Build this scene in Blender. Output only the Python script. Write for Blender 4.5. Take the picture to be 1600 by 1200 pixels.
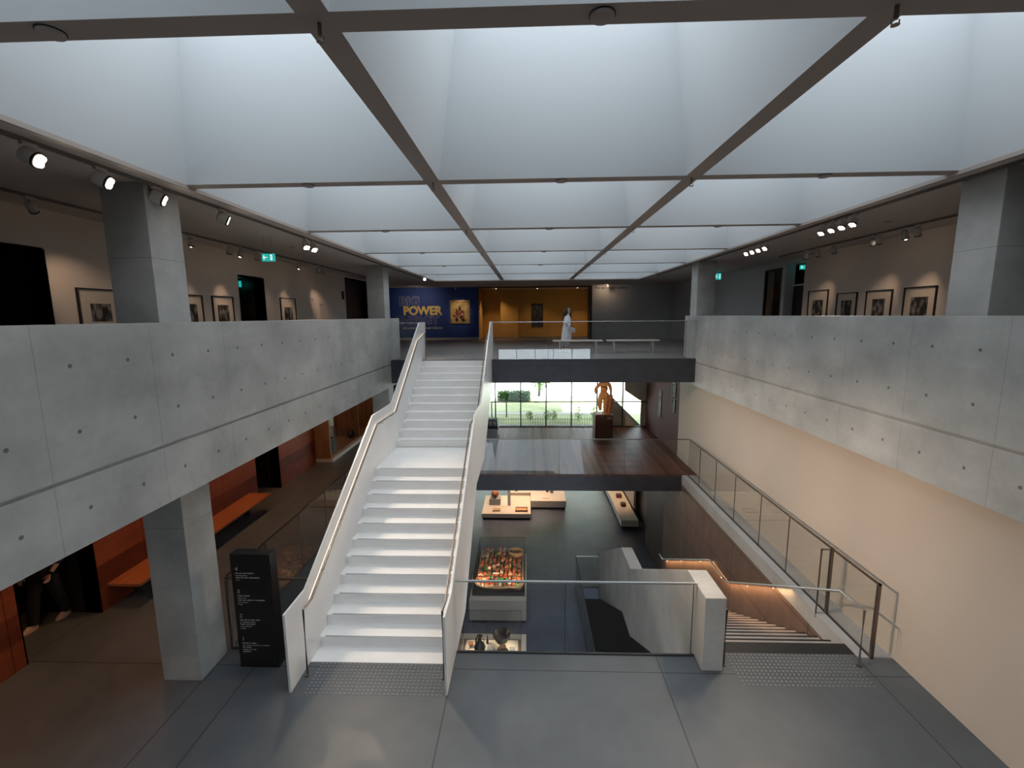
import bpy, bmesh, math, random
from mathutils import Vector, Matrix
random.seed(7)
for o in list(bpy.data.objects): bpy.data.objects.remove(o)
SC = bpy.context.scene
COL = SC.collection

# ------------------------------------------------------------------ camera
EYE = Vector((0.0, 0.0, 5.107))
def _cam():
    p, yw, r = .1469, .0347, -.0086
    cp, sp, cy, sy = math.cos(p), math.sin(p), math.cos(yw), math.sin(yw)
    fwd = Vector((-sy*cp, cy*cp, -sp)); right = Vector((cy, sy, 0)); up = right.cross(fwd)
    c, s = math.cos(r), math.sin(r)
    a = c*right + s*up; b = -s*right + c*up
    cd = bpy.data.cameras.new('camera'); cd.sensor_width = 36; cd.sensor_fit = 'HORIZONTAL'
    cd.lens = 36*720.24/1600; cd.clip_start = .05; cd.clip_end = 300
    co = bpy.data.objects.new('camera', cd); COL.objects.link(co)
    m = Matrix((( a.x, b.x, -fwd.x, EYE.x), (a.y, b.y, -fwd.y, EYE.y), (a.z, b.z, -fwd.z, EYE.z), (0, 0, 0, 1)))
    co.matrix_world = m
    SC.camera = co
_cam()

# ------------------------------------------------------------------ world, exposure
W = bpy.data.worlds.new('overcast_sky'); SC.world = W; W.use_nodes = True
bg = W.node_tree.nodes['Background']; bg.inputs[0].default_value = (.80, .90, 1.0, 1); bg.inputs[1].default_value = 8.0
_sun = bpy.data.lights.new('sun', 'SUN'); _sun.energy = 14.0; _sun.angle = .02; _sun.color = (1, .95, .86)
_so = bpy.data.objects.new('sun', _sun); COL.objects.link(_so)
_so.rotation_euler = Vector((-.55, -.45, -.85)).to_track_quat('-Z', 'Y').to_euler()
SC.view_settings.view_transform = 'Standard'; SC.view_settings.look = 'None'
SC.view_settings.exposure = 0.0; SC.view_settings.gamma = 1.0; SC.view_settings.use_curve_mapping = False
SKY_PANE = 2.60          # brightness of the skylight panes (daylight through diffusing glass)
SPOT_W = 130
SC.cycles.max_bounces = 7; SC.cycles.diffuse_bounces = 4; SC.cycles.glossy_bounces = 3
SC.cycles.transmission_bounces = 6; SC.cycles.transparent_max_bounces = 16
SC.cycles.caustics_reflective = False; SC.cycles.caustics_refractive = False
SC.cycles.sample_clamp_indirect = 4.0
SC.cycles.use_denoising = True

# ------------------------------------------------------------------ key levels (metres)
Z1, Z2, Z3, Z4, HC = -8.6, -4.5, 0.0, 3.754, 6.757
XL, XR = -4.25, 5.10            # inner faces of the two concrete parapets
YV = 6.40                       # near edge of the void on the landing floor

# ------------------------------------------------------------------ helpers
def rootof(p):
    while p.parent: p = p.parent
    return p
def link(name, me, mat=None, parent=None, keep=False):
    o = bpy.data.objects.new(name, me); COL.objects.link(o)
    if mat: 
        for m in (mat if isinstance(mat, (list, tuple)) else [mat]): me.materials.append(m)
    if parent is not None:
        L = rootof(parent).location
        me.transform(Matrix.Translation(-L))
        o.parent = parent
    elif not keep and len(me.vertices):
        xs = [v.co.x for v in me.vertices]; ys = [v.co.y for v in me.vertices]; zs = [v.co.z for v in me.vertices]
        c = Vector(((min(xs)+max(xs))/2, (min(ys)+max(ys))/2, min(zs)))
        me.transform(Matrix.Translation(-c)); o.location = c
    return o
class MB:
    def __init__(s): s.bm = bmesh.new(); s.mi = 0
    def _f(s, vs):
        try: f = s.bm.faces.new(vs); f.material_index = s.mi; return f
        except ValueError: return None
    def box(s, x0, x1, y0, y1, z0, z1):
        v = [s.bm.verts.new(p) for p in ((x0,y0,z0),(x1,y0,z0),(x1,y1,z0),(x0,y1,z0),(x0,y0,z1),(x1,y0,z1),(x1,y1,z1),(x0,y1,z1))]
        for q in ((0,3,2,1),(4,5,6,7),(0,1,5,4),(1,2,6,5),(2,3,7,6),(3,0,4,7)): s._f([v[i] for i in q])
        return s
    def prism(s, poly, a0, a1, axis='x'):
        # poly: list of 2D points; extruded along axis from a0 to a1.  x: (y,z)  y: (x,z)  z: (x,y)
        def P(a, u, w): return {'x': (a, u, w), 'y': (u, a, w), 'z': (u, w, a)}[axis]
        A = [s.bm.verts.new(P(a0, *p)) for p in poly]; B = [s.bm.verts.new(P(a1, *p)) for p in poly]
        n = len(poly)
        s._f(A); s._f(B[::-1])
        for i in range(n): s._f([A[i], B[i], B[(i+1) % n], A[(i+1) % n]])
        return s
    def ring(s, c, ax, r, n, r2=None, up=None):
        ax = Vector(ax).normalized(); up = Vector(up) if up else (Vector((0,0,1)) if abs(ax.z) < .9 else Vector((0,1,0)))
        u = ax.cross(up).normalized(); w = u.cross(ax)
        r2 = r if r2 is None else r2
        return [s.bm.verts.new(Vector(c) + u*r*math.cos(2*math.pi*i/n) + w*r2*math.sin(2*math.pi*i/n)) for i in range(n)]
    def bridge(s, A, B):
        n = len(A)
        for i in range(n): s._f([A[i], A[(i+1) % n], B[(i+1) % n], B[i]])
    def tube(s, pts, r, n=8, cap=True):
        pts = [Vector(p) for p in pts]; R = []
        rr = r if isinstance(r, (list, tuple)) else [r]*len(pts)
        for i, p in enumerate(pts):
            d0 = (p - pts[i-1]).normalized() if i else None
            d1 = (pts[i+1] - p).normalized() if i < len(pts)-1 else None
            d = d1 if d0 is None else (d0 if d1 is None else (d0 + d1))
            k = 1.0
            if d0 is not None and d1 is not None:
                d = d.normalized(); k = 1/max(.5, d.dot(d0))
            R.append(s.ring(p, d, rr[i]*k if False else rr[i], n))
        for a, b in zip(R, R[1:]): s.bridge(a, b)
        if cap: s._f(R[0][::-1]); s._f(R[-1])
        return s
    def lathe(s, c, prof, n=20, ax=(0,0,1)):
        ax = Vector(ax).normalized(); R = []
        for r, h in prof: R.append(s.ring(Vector(c) + ax*h, ax, max(r, .0005), n))
        for a, b in zip(R, R[1:]): s.bridge(a, b)
        s._f(R[0][::-1]); s._f(R[-1])
        return s
    def loft(s, rings, n=16, cap=True):
        # rings: (center, rx, ry) horizontal ellipses (optionally tilt axis)
        R = []
        for q in rings:
            c, rx, ry = q[:3]; yaw = q[3] if len(q) > 3 else 0
            cc, ss = math.cos(yaw), math.sin(yaw)
            R.append([s.bm.verts.new((c[0] + rx*math.cos(t)*cc - ry*math.sin(t)*ss, c[1] + rx*math.cos(t)*ss + ry*math.sin(t)*cc, c[2])) for t in [2*math.pi*i/n for i in range(n)]])
        for a, b in zip(R, R[1:]): s.bridge(a, b)
        if cap: s._f(R[0][::-1]); s._f(R[-1])
        return s
    def ball(s, c, rx, ry=None, rz=None, n=12):
        ry = rx if ry is None else ry; rz = rx if rz is None else rz
        m = Matrix.Translation(c) @ Matrix.Diagonal((rx, ry, rz, 1))
        ret = bmesh.ops.create_uvsphere(s.bm, u_segments=n, v_segments=max(6, n//2), radius=1, matrix=m)
        for v in ret['verts']:
            for f in v.link_faces: f.material_index = s.mi; f.smooth = True
        return s
    def build(s, name, mat, parent=None, smooth=False, bevel=0):
        bmesh.ops.recalc_face_normals(s.bm, faces=s.bm.faces)
        if bevel: bmesh.ops.bevel(s.bm, geom=[e for e in s.bm.edges if e.calc_length() > bevel*3], offset=bevel, segments=2, affect='EDGES', profile=.7)
        me = bpy.data.meshes.new(name); s.bm.to_mesh(me); s.bm.free()
        if smooth:
            for p in me.polygons: p.use_smooth = True
            try: me.set_sharp_from_angle(angle=math.radians(40))
            except Exception: pass
        return link(name, me, mat, parent)
def B(*a): return MB().box(*a)
def thing(name, label, cat, loc, group=None):
    o = bpy.data.objects.new(name, None); COL.objects.link(o); o.location = loc; o.empty_display_size = .2
    return tag(o, label, cat, group)
def tag(o, label, cat, group=None, kind=None):
    o['label'] = label; o['category'] = cat
    if group: o['group'] = group
    if kind: o['kind'] = kind
    return o
def struct(o): o['kind'] = 'structure'; return o
def skin(name, verts, edges, radii, mat, parent, levels=2, root=0):
    me = bpy.data.meshes.new(name); me.from_pydata([Vector(v) for v in verts], edges, [])
    o = link(name, me, mat, parent)
    md = o.modifiers.new('skin', 'SKIN'); md.use_smooth_shade = True; md.branch_smoothing = .4
    for i, r in enumerate(radii):
        sv = me.skin_vertices[0].data[i]; sv.radius = r if isinstance(r, (tuple, list)) else (r, r); sv.use_root = (i == root)
    ss = o.modifiers.new('sub', 'SUBSURF'); ss.levels = levels; ss.render_levels = levels
    return o
def bake(o):
    # turn modifiers into plain mesh
    dg = bpy.context.evaluated_depsgraph_get(); dg.update()
    me = bpy.data.meshes.new_from_object(o.evaluated_get(dg)); mats = [m for m in o.data.materials]
    o.modifiers.clear(); o.data = me
    if not me.materials:
        for m in mats: me.materials.append(m)
    return o
def text(body, name, mat, loc, rot, size, parent=None, extrude=.004, outline=0, align='LEFT', space=1.0, fit=None, bold=0):
    cu = bpy.data.curves.new(name, 'FONT'); cu.body = body; cu.size = size; cu.align_x = align; cu.space_character = space
    cu.offset = bold
    if outline: cu.fill_mode = 'NONE'; cu.bevel_depth = outline; cu.bevel_resolution = 0; cu.extrude = 0
    else: cu.extrude = extrude
    t = bpy.data.objects.new(name, cu); COL.objects.link(t)
    dg = bpy.context.evaluated_depsgraph_get(); dg.update()
    me = bpy.data.meshes.new_from_object(t.evaluated_get(dg)); bpy.data.objects.remove(t)
    me.materials.clear()
    if fit:
        xs = [v.co.x for v in me.vertices]; ys = [v.co.y for v in me.vertices]
        me.transform(Matrix.Translation((-min(xs), -min(ys), 0))); me.transform(Matrix.Diagonal((fit[0]/(max(xs)-min(xs)), fit[1]/(max(ys)-min(ys)), 1, 1)))
    me.transform(Matrix.Translation(loc) @ rot.to_4x4())
    return link(name, me, mat, parent)
ROT_FACE_MY = Matrix(((1,0,0),(0,0,-1),(0,1,0)))        # text upright, readable looking +Y
ROT_FACE_PX = Matrix(((0,0,1),(1,0,0),(0,1,0)))         # on a wall facing +X
ROT_FACE_MX = Matrix(((0,0,-1),(-1,0,0),(0,1,0)))       # on a wall facing -X

# ------------------------------------------------------------------ materials
MATS = {}
def nodes(name):
    m = bpy.data.materials.new(name); m.use_nodes = True; nt = m.node_tree
    b = nt.nodes['Principled BSDF']; MATS[name] = m
    return m, nt, b
def plain(name, col, rough=.5, metal=0, spec=.5, var=0, scale=8, bump=0):
    m, nt, b = nodes(name)
    b.inputs['Base Color'].default_value = (*col, 1); b.inputs['Roughness'].default_value = rough
    b.inputs['Metallic'].default_value = metal; b.inputs['Specular IOR Level'].default_value = spec
    if var or bump:
        tc = nt.nodes.new('ShaderNodeTexCoord'); n = nt.nodes.new('ShaderNodeTexNoise'); n.inputs['Scale'].default_value = scale; n.inputs['Detail'].default_value = 5
        nt.links.new(tc.outputs['Object'], n.inputs['Vector'])
        r = nt.nodes.new('ShaderNodeMapRange'); r.inputs[1].default_value = .3; r.inputs[2].default_value = .7; r.inputs[3].default_value = 1-var; r.inputs[4].default_value = 1+var
        nt.links.new(n.outputs[0], r.inputs[0])
        mx = nt.nodes.new('ShaderNodeVectorMath'); mx.operation = 'SCALE'; mx.inputs[0].default_value = col; nt.links.new(r.outputs[0], mx.inputs['Scale'])
        nt.links.new(mx.outputs[0], b.inputs['Base Color'])
        if bump:
            bp = nt.nodes.new('ShaderNodeBump'); bp.inputs['Strength'].default_value = bump; bp.inputs['Distance'].default_value = .02
            nt.links.new(n.outputs[0], bp.inputs['Height']); nt.links.new(bp.outputs[0], b.inputs['Normal'])
    return m
def emis(name, col, s):
    m, nt, b = nodes(name)
    b.inputs['Base Color'].default_value = (0,0,0,1)
    b.inputs['Emission Color'].default_value = (*col, 1); b.inputs['Emission Strength'].default_value = s
    return m
def glassmat(name, tint=(.965,.97,.965), ior=1.5, body=(.5,.55,.55), haze=0.0):
    m = bpy.data.materials.new(name); m.use_nodes = True; nt = m.node_tree; nt.nodes.clear(); MATS[name] = m
    out = nt.nodes.new('ShaderNodeOutputMaterial'); tr = nt.nodes.new('ShaderNodeBsdfTransparent'); tr.inputs[0].default_value = (*tint, 1)
    gl = nt.nodes.new('ShaderNodeBsdfGlossy'); gl.inputs['Roughness'].default_value = 0.0
    ge = nt.nodes.new('ShaderNodeNewGeometry'); dp = nt.nodes.new('ShaderNodeVectorMath'); dp.operation = 'DOT_PRODUCT'
    nt.links.new(ge.outputs['Incoming'], dp.inputs[0]); nt.links.new(ge.outputs['Normal'], dp.inputs[1])
    f0 = ((ior-1)/(ior+1))**2
    sch = M_(nt, 'ADD', f0, M_(nt, 'MULTIPLY', 1-f0, M_(nt, 'POWER', M_(nt, 'SUBTRACT', 1.0, M_(nt, 'ABSOLUTE', dp.outputs['Value'])), 5.0)))
    mx = nt.nodes.new('ShaderNodeMixShader'); nt.links.new(sch, mx.inputs[0]); nt.links.new(tr.outputs[0], mx.inputs[1]); nt.links.new(gl.outputs[0], mx.inputs[2])
    nt.links.new(mx.outputs[0], out.inputs[0])
    return m
def M_(nt, op, a, b=None, c=None):
    n = nt.nodes.new('ShaderNodeMath'); n.operation = op
    for i, v in enumerate((a, b, c)):
        if v is None: continue
        if isinstance(v, (int, float)): n.inputs[i].default_value = v
        else: nt.links.new(v, n.inputs[i])
    return n.outputs[0]
def pos(nt):
    g = nt.nodes.new('ShaderNodeNewGeometry'); s = nt.nodes.new('ShaderNodeSeparateXYZ'); nt.links.new(g.outputs['Position'], s.inputs[0])
    return g.outputs['Position'], s.outputs
def noise(nt, vec, scale, detail=5, stretch=None):
    n = nt.nodes.new('ShaderNodeTexNoise'); n.inputs['Scale'].default_value = scale; n.inputs['Detail'].default_value = detail
    if stretch:
        mp = nt.nodes.new('ShaderNodeMapping'); mp.inputs['Scale'].default_value = stretch; nt.links.new(vec, mp.inputs[0]); vec = mp.outputs[0]
    nt.links.new(vec, n.inputs['Vector']); return n.outputs[0]
def linemask(nt, coord, period, offset, half):
    # 1 on thin joint lines
    f = M_(nt, 'PINGPONG', M_(nt, 'SUBTRACT', coord, offset), period/2)
    return M_(nt, 'LESS_THAN', f, half)
def at_lines(nt, coord, xs, half):
    o = None
    for x in xs:
        q = M_(nt, 'LESS_THAN', M_(nt, 'ABSOLUTE', M_(nt, 'SUBTRACT', coord, x)), half)
        o = q if o is None else M_(nt, 'MAXIMUM', o, q)
    return o
def finish(nt, b, col, fac_light, joint, jdark=.35, bump=None, bumpst=.2):
    # col * fac_light * (1 - joint*(1-jdark))
    k = fac_light
    if joint is not None: k = M_(nt, 'MULTIPLY', k, M_(nt, 'SUBTRACT', 1.0, M_(nt, 'MULTIPLY', joint, 1-jdark)))
    mx = nt.nodes.new('ShaderNodeVectorMath'); mx.operation = 'SCALE'
    if isinstance(col, tuple): mx.inputs[0].default_value = col
    else: nt.links.new(col, mx.inputs[0])
    nt.links.new(k, mx.inputs['Scale']); nt.links.new(mx.outputs[0], b.inputs['Base Color'])
    if bump is not None:
        bp = nt.nodes.new('ShaderNodeBump'); bp.inputs['Strength'].default_value = bumpst; bp.inputs['Distance'].default_value = .01
        nt.links.new(bump, bp.inputs['Height']); nt.links.new(bp.outputs[0], b.inputs['Normal'])
def mr(nt, v, a, b, c, d):
    r = nt.nodes.new('ShaderNodeMapRange'); nt.links.new(v, r.inputs[0])
    for i, q in enumerate((a, b, c, d)): r.inputs[i+1].default_value = q
    return r.outputs[0]
def concrete(name, col, rough=.75, var=.16, ties=False, seams=None, zjoint=None, spec=.3):
    m, nt, b = nodes(name); b.inputs['Roughness'].default_value = rough; b.inputs['Specular IOR Level'].default_value = spec
    P, xyz = pos(nt)
    n1 = noise(nt, P, 1.3, 6); n2 = noise(nt, P, 14, 4); n3 = noise(nt, P, .6, 3, (1, 1, 3))
    k = M_(nt, 'ADD', M_(nt, 'MULTIPLY', mr(nt, n1, .3, .7, 1-var, 1+var), mr(nt, n3, .35, .65, 1-var*.5, 1+var*.5)), M_(nt, 'MULTIPLY', M_(nt, 'SUBTRACT', n2, .5), .18))
    j = None; h = n2
    if seams: j = M_(nt, 'MULTIPLY', linemask(nt, xyz[1], seams[0], seams[1], .004), .45)
    if zjoint:
        q = M_(nt, 'MULTIPLY', at_lines(nt, xyz[2], zjoint, .005), .5); j = q if j is None else M_(nt, 'MAXIMUM', j, q)
    if ties:
        fy = M_(nt, 'PINGPONG', M_(nt, 'SUBTRACT', xyz[1], 4.12), .3125)
        tm = None
        for zz in (4.68, 4.055, 3.30):
            d = M_(nt, 'SQRT', M_(nt, 'ADD', M_(nt, 'POWER', fy, 2.0), M_(nt, 'POWER', M_(nt, 'SUBTRACT', xyz[2], zz), 2.0)))
            q = M_(nt, 'LESS_THAN', d, .021); tm = q if tm is None else M_(nt, 'MAXIMUM', tm, q)
        j = M_(nt, 'MAXIMUM', j, tm)
        h = M_(nt, 'SUBTRACT', n2, M_(nt, 'MULTIPLY', tm, 1.5))
    finish(nt, b, col, k, j, .38, h, .15)
    return m
def floor_mat(name, col, rough, xs=None, ys=None, var=.2, spec=.5, rv=.1):
    m, nt, b = nodes(name); b.inputs['Specular IOR Level'].default_value = spec
    P, xyz = pos(nt)
    n1 = noise(nt, P, .9, 7); n2 = noise(nt, P, 5, 6)
    k = M_(nt, 'MULTIPLY', mr(nt, n1, .3, .7, 1-var, 1+var), mr(nt, n2, .3, .7, 1-var*.4, 1+var*.4))
    j = None
    if xs: j = at_lines(nt, xyz[0], xs, .008)
    if ys:
        q = at_lines(nt, xyz[1], ys, .008); j = q if j is None else M_(nt, 'MAXIMUM', j, q)
    nt.links.new(mr(nt, n2, .3, .7, rough-rv, rough+rv), b.inputs['Roughness'])
    finish(nt, b, col, k, j, .3)
    return m
def wood(name, c1, c2, axis='y', plank=.0, rough=.45, grain=(18, 1.2, 18), plank_axis=None, jx=None, jz=None, jd=.45):
    m, nt, b = nodes(name); b.inputs['Roughness'].default_value = rough; b.inputs['Specular IOR Level'].default_value = .22
    P, xyz = pos(nt)
    n1 = noise(nt, P, 1.0, 6, grain); n2 = noise(nt, P, 1.6, 3)
    f = M_(nt, 'ADD', M_(nt, 'MULTIPLY', n1, .7), M_(nt, 'MULTIPLY', n2, .3))
    if plank:
        a = xyz[plank_axis]
        w = nt.nodes.new('ShaderNodeTexWhiteNoise'); w.noise_dimensions = '1D'; nt.links.new(M_(nt, 'FLOOR', M_(nt, 'DIVIDE', a, plank)), w.inputs['W'])
        f = M_(nt, 'ADD', M_(nt, 'MULTIPLY', f, .6), M_(nt, 'MULTIPLY', w.outputs[0], .35))
    cr = nt.nodes.new('ShaderNodeValToRGB'); cr.color_ramp.elements[0].position = .3; cr.color_ramp.elements[1].position = .7
    cr.color_ramp.elements[0].color = (*c1, 1); cr.color_ramp.elements[1].color = (*c2, 1); nt.links.new(f, cr.inputs[0])
    j = None
    if jx: j = linemask(nt, xyz[1 if axis == 'yz' else 0], jx[0], jx[1], .010)
    if jz:
        q = linemask(nt, xyz[2] if axis == 'yz' else xyz[1], jz[0], jz[1], .009); j = q if j is None else M_(nt, 'MAXIMUM', j, q)
    one = nt.nodes.new('ShaderNodeValue'); one.outputs[0].default_value = 1.0
    finish(nt, b, cr.outputs[0], one.outputs[0], j, jd)
    return m
def photo_mat(name, seed, dark=.02, light=.32):
    m, nt, b = nodes(name); b.inputs['Roughness'].default_value = .6
    tc = nt.nodes.new('ShaderNodeTexCoord'); mp = nt.nodes.new('ShaderNodeMapping'); mp.inputs['Location'].default_value = (seed*3.1, seed*1.7, seed*.9)
    nt.links.new(tc.outputs['Object'], mp.inputs[0])
    n = noise(nt, mp.outputs[0], 9, 5, (1, 1, .55))
    cr = nt.nodes.new('ShaderNodeValToRGB'); cr.color_ramp.elements[0].position = .46; cr.color_ramp.elements[1].position = .62
    cr.color_ramp.elements[0].color = (dark, dark*.85, dark*.75, 1); cr.color_ramp.elements[1].color = (light, light*.82, light*.68, 1)
    nt.links.new(n, cr.inputs[0]); nt.links.new(cr.outputs[0], b.inputs['Base Color'])
    return m

m_par = concrete('parapet_concrete', (.49, .48, .455), ties=True, seams=(1.256, 3.815))
m_col = concrete('column_concrete', (.44, .43, .41), zjoint=[2.3, 5.86], var=.2)
m_con = concrete('stair_wall_concrete', (.50, .47, .43), var=.14)
m_ledge = concrete('ledge_concrete', (.42, .41, .39), var=.1)
m_floor3 = floor_mat('polished_concrete_floor', (.098, .108, .116), .42, xs=[-7.6, -4.65, -4.06, -1.11, 1.92, 4.90], ys=[-3, 0.03, 3.03, 6.03, 9.03, 12.03, 15.03, 18.03], var=.16)
m_floor2 = floor_mat('dark_polished_floor', (.10, .118, .18), .36, xs=[-4.3, -1.3, 1.18, 4.6], ys=[6, 10.5, 15, 19.5, 24], var=.2, spec=.9, rv=.03)
m_floor4 = floor_mat('upper_floor_concrete', (.16, .15, .145), .4, xs=[-6, -3, 0, 3, 6], ys=[15, 18, 21, 24], var=.15)
m_timberfloor = wood('timber_floor', (.10, .034, .018), (.28, .105, .052), grain=(14, .7, 1), plank=.135, plank_axis=0, rough=.5, axis='xy', jx=(1.25, .2), jd=.6)
m_cherry = wood('cherry_wood_panelling', (.12, .024, .009), (.30, .068, .024), grain=(1, 1.1, 9), plank=.42, plank_axis=2, rough=.42, axis='yz', jx=(2.4, 10.6), jd=.5)
m_bench = wood('bench_wood', (.32, .10, .04), (.46, .16, .065), grain=(20, 1, 20), rough=.4)
m_panelwall = wood('brown_panel_wall', (.16, .105, .08), (.235, .155, .115), grain=(1, 3, 1), rough=.45, axis='yz', jx=(3.02, 7.6), jz=(.78, -.40), jd=.35)
m_white = plain('white_painted_steel', (.84, .82, .80), .38, var=.03, scale=2)
m_tread = plain('white_step_surface', (.90, .875, .855), .45, var=.03, scale=3)
m_nosing = plain('grey_step_nosing', (.33, .33, .33), .6)
m_steel = plain('brushed_steel', (.50, .49, .47), .32, 1.0)
m_bronze = plain('dark_bronze_steel', (.20, .165, .14), .35, .9)
m_dark = plain('dark_steel_fascia', (.045, .045, .052), .5, .3, var=.15, scale=3)
m_black = plain('black_powdercoat', (.012, .011, .010), .45)
m_channel = plain('dark_channel', (.03, .03, .03), .5)
m_wallL = plain('gallery_wall_paint', (.78, .66, .57), .8, spec=.2)
m_wallR = plain('warm_plaster_wall', (.66, .555, .46), .8, spec=.2, var=.02, scale=1)
m_ceil = plain('ceiling_paint', (.68, .60, .55), .85, spec=.2)
m_beam = plain('skylight_beam_paint', (.50, .43, .39), .8, spec=.2)
m_coffer = plain('coffer_white_paint', (.74, .76, .775), .8, spec=.2)
m_pane = emis('skylight_diffuser', (.84, .93, 1.0), SKY_PANE)
m_glass = glassmat('clear_glass')
m_wglass = glassmat('window_glass', (.97, .99, .98))
m_cglass = glassmat('display_case_glass', (.97, .98, .98), 1.45)
m_rail_st = plain('satin_rail', (.62, .62, .62), .3, 1.0)
m_led = emis('warm_led_strip', (1.0, .80, .60), 2.2)
m_lens = emis('lamp_lens', (1.0, .86, .66), 14.0)
m_lens_s = emis('small_lamp_lens', (1.0, .84, .62), 7.0)
m_lampw = plain('white_lamp_housing', (.55, .52, .49), .5)
m_blue = plain('navy_painted_wall', (.024, .060, .26), .7, var=.06, scale=2)
m_orange = plain('ochre_painted_wall', (.56, .29, .06), .8, var=.05, scale=1)
m_greyw = plain('grey_gallery_wall', (.60, .60, .61), .8)
m_darkw = plain('dark_gallery_wall', (.05, .047, .045), .8)
m_red = plain('oxblood_painted_wall', (.13, .045, .04), .75)
m_navyfloor = plain('dark_room_floor', (.05, .035, .025), .5)
m_text_grey = plain('grey_vinyl_lettering', (.62, .60, .60), .6)
m_text_y = plain('yellow_vinyl_lettering', (.86, .60, .20), .6)
m_text_k = plain('black_vinyl_lettering', (.02, .02, .02), .6)
m_text_w = plain('pale_printed_lettering', (.55, .53, .50), .6)
m_frame = plain('black_picture_frame', (.012, .008, .007), .4)
m_mat = plain('cream_picture_mount', (.74, .62, .50), .8)
m_gold = plain('gilt_frame', (.55, .36, .14), .35, .6)
m_plinth = plain('pale_plinth', (.78, .70, .62), .6, var=.03, scale=4)
m_plinth_b = wood('brown_timber_plinth', (.10, .045, .028), (.16, .075, .045), grain=(12, 12, 1.2), rough=.45)
m_statue = plain('carved_wood_statue', (.46, .22, .085), .45, var=.28, scale=9, bump=.3)
m_terra = plain('terracotta', (.50, .20, .09), .7, var=.2, scale=14)
m_pot = plain('black_glazed_pottery', (.014, .010, .010), .35, var=.2, scale=10)
m_stone = plain('grey_stone', (.40, .40, .42), .8, var=.15, scale=10)
m_led_sign = emis('exit_sign_green', (.02, .40, .36), 1.0)
m_sign_w = emis('exit_sign_white', (.85, 1.0, .98), 1.1)
m_skin = plain('skin', (.46, .28, .20), .55)
m_hair = plain('dark_hair', (.018, .012, .010), .45)
m_coat = plain('white_coat_fabric', (.86, .84, .87), .85, var=.05, scale=20)
m_cloth_k = plain('black_clothing', (.008, .008, .009), .85)
m_shoe = plain('tan_shoe', (.62, .42, .30), .6)
m_shoe_w = plain('white_shoe', (.75, .72, .70), .6)
m_lawn = plain('lawn_grass', (.52, .58, .32), .9, var=.25, scale=.8)
m_paving = plain('pale_paving', (.60, .58, .54), .9, var=.06, scale=1.2)
m_hedge = plain('hedge_leaves', (.07, .17, .05), .8, var=.5, scale=16)
m_leaf = plain('tree_leaves', (.26, .42, .15), .8, var=.4, scale=6)
m_bark = plain('tree_bark', (.12, .085, .06), .9, var=.3, scale=9)
m_fence = plain('metal_fence', (.16, .16, .16), .5, .4)
m_bench_w = plain('pale_bench_top', (.66, .60, .55), .5)
m_out = plain('outdoor_sandstone', (.74, .66, .54), .9, var=.08, scale=3)

# ================================================================== THE BUILDING
# ---- floors
def slab(name, mat, *a): return struct(B(*a).build(name, mat))
f3 = MB()
f3.box(-9.0, 2.79, -9.0, YV, -.54, 0); f3.box(2.79, 4.93, -9.0, 6.64, -.54, 0); f3.box(4.93, 5.43, -9.0, YV, -.54, 0)
f3.box(-9.0, -4.65, YV, 14.38, -.54, 0); f3.box(-9.0, -4.65, 14.38, 21.0, -.54, 0)
struct(f3.build('floor', m_floor3))
fb = MB(); fb.box(-4.65, 5.43, 14.38, 21.0, -.03, 0.0)
struct(fb.build('floor_timber_bridge', m_timberfloor))
fb = MB(); fb.box(-4.65, 4.93, 14.38, 14.46, -.54, -.03); fb.box(-4.65, 4.93, 14.46, 21.0, -.54, -.03); fb.box(4.93, 5.43, 14.38, 21.0, -.54, -.03)
struct(fb.build('trim_timber_bridge_fascia', m_dark))
led = MB(); led.box(4.93, 5.43, YV, 14.38, -.30, 0)
struct(led.build('trim_right_ledge', m_ledge))
f2 = MB(); f2.box(-9.0, 1.67, 1.0, 29.0, Z2-.45, Z2); f2.box(1.67, 5.0, 15.62, 29.0, Z2-.45, Z2); f2.box(5.0, 9.0, 15.62, 29.0, Z2-.45, Z2); f2.box(1.67, 2.79, 15.3, 15.62, Z2-.45, Z2)
struct(f2.build('floor_lower', m_floor2))
struct(B(-3, 9, 1, 18, Z1-.3, Z1).build('floor_basement', plain('basement_floor', (.012, .007, .005), .95, spec=.1)))
struct(MB().box(1.67, 5.0, 15.62, 15.9, Z1, Z2-.45).box(1.4, 1.67, 1.0, 15.9, Z1, Z2-.45).build('wall_basement', plain('basement_wall', (.012, .009, .008), .95, spec=.1)))
f4 = MB(); f4.box(-8.6, XL-.38, -9, 14.2, 3.25, Z4); f4.box(XR+.38, 9.6, -9, 14.2, 3.25, Z4); f4.box(-8.6, 9.6, 14.2, 27.3, 3.08, Z4); f4.box(-3.3, 4.2, 27.3, 30.0, 3.08, Z4); f4.box(XL-.38, XR+.38, -9, -.6, 3.25, Z4)
struct(f4.build('floor_upper', m_floor4))
struct(B(XL, XR, 14.14, 14.2, 3.05, Z4+.02).build('trim_upper_bridge_fascia', m_dark))

# ---- parapets: upstand above a shadow groove, beam below
for side, x0, x1, zj in (('left', XL-.38, XL, 3.63), ('right', XR, XR+.33, 3.65)):
    m = MB(); m.box(x0, x1, -2.0, 15.25, zj+.02, 5.06); 
    gx0, gx1 = (x0, x1-.03) if side == 'left' else (x0+.03, x1)
    m.box(gx0, gx1, -2.0, 14.9, zj-.02, zj+.02); m.box(x0, x1, -2.0, 14.9, 2.95, zj-.02)
    struct(m.build('wall_parapet_'+side, m_par))

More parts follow.
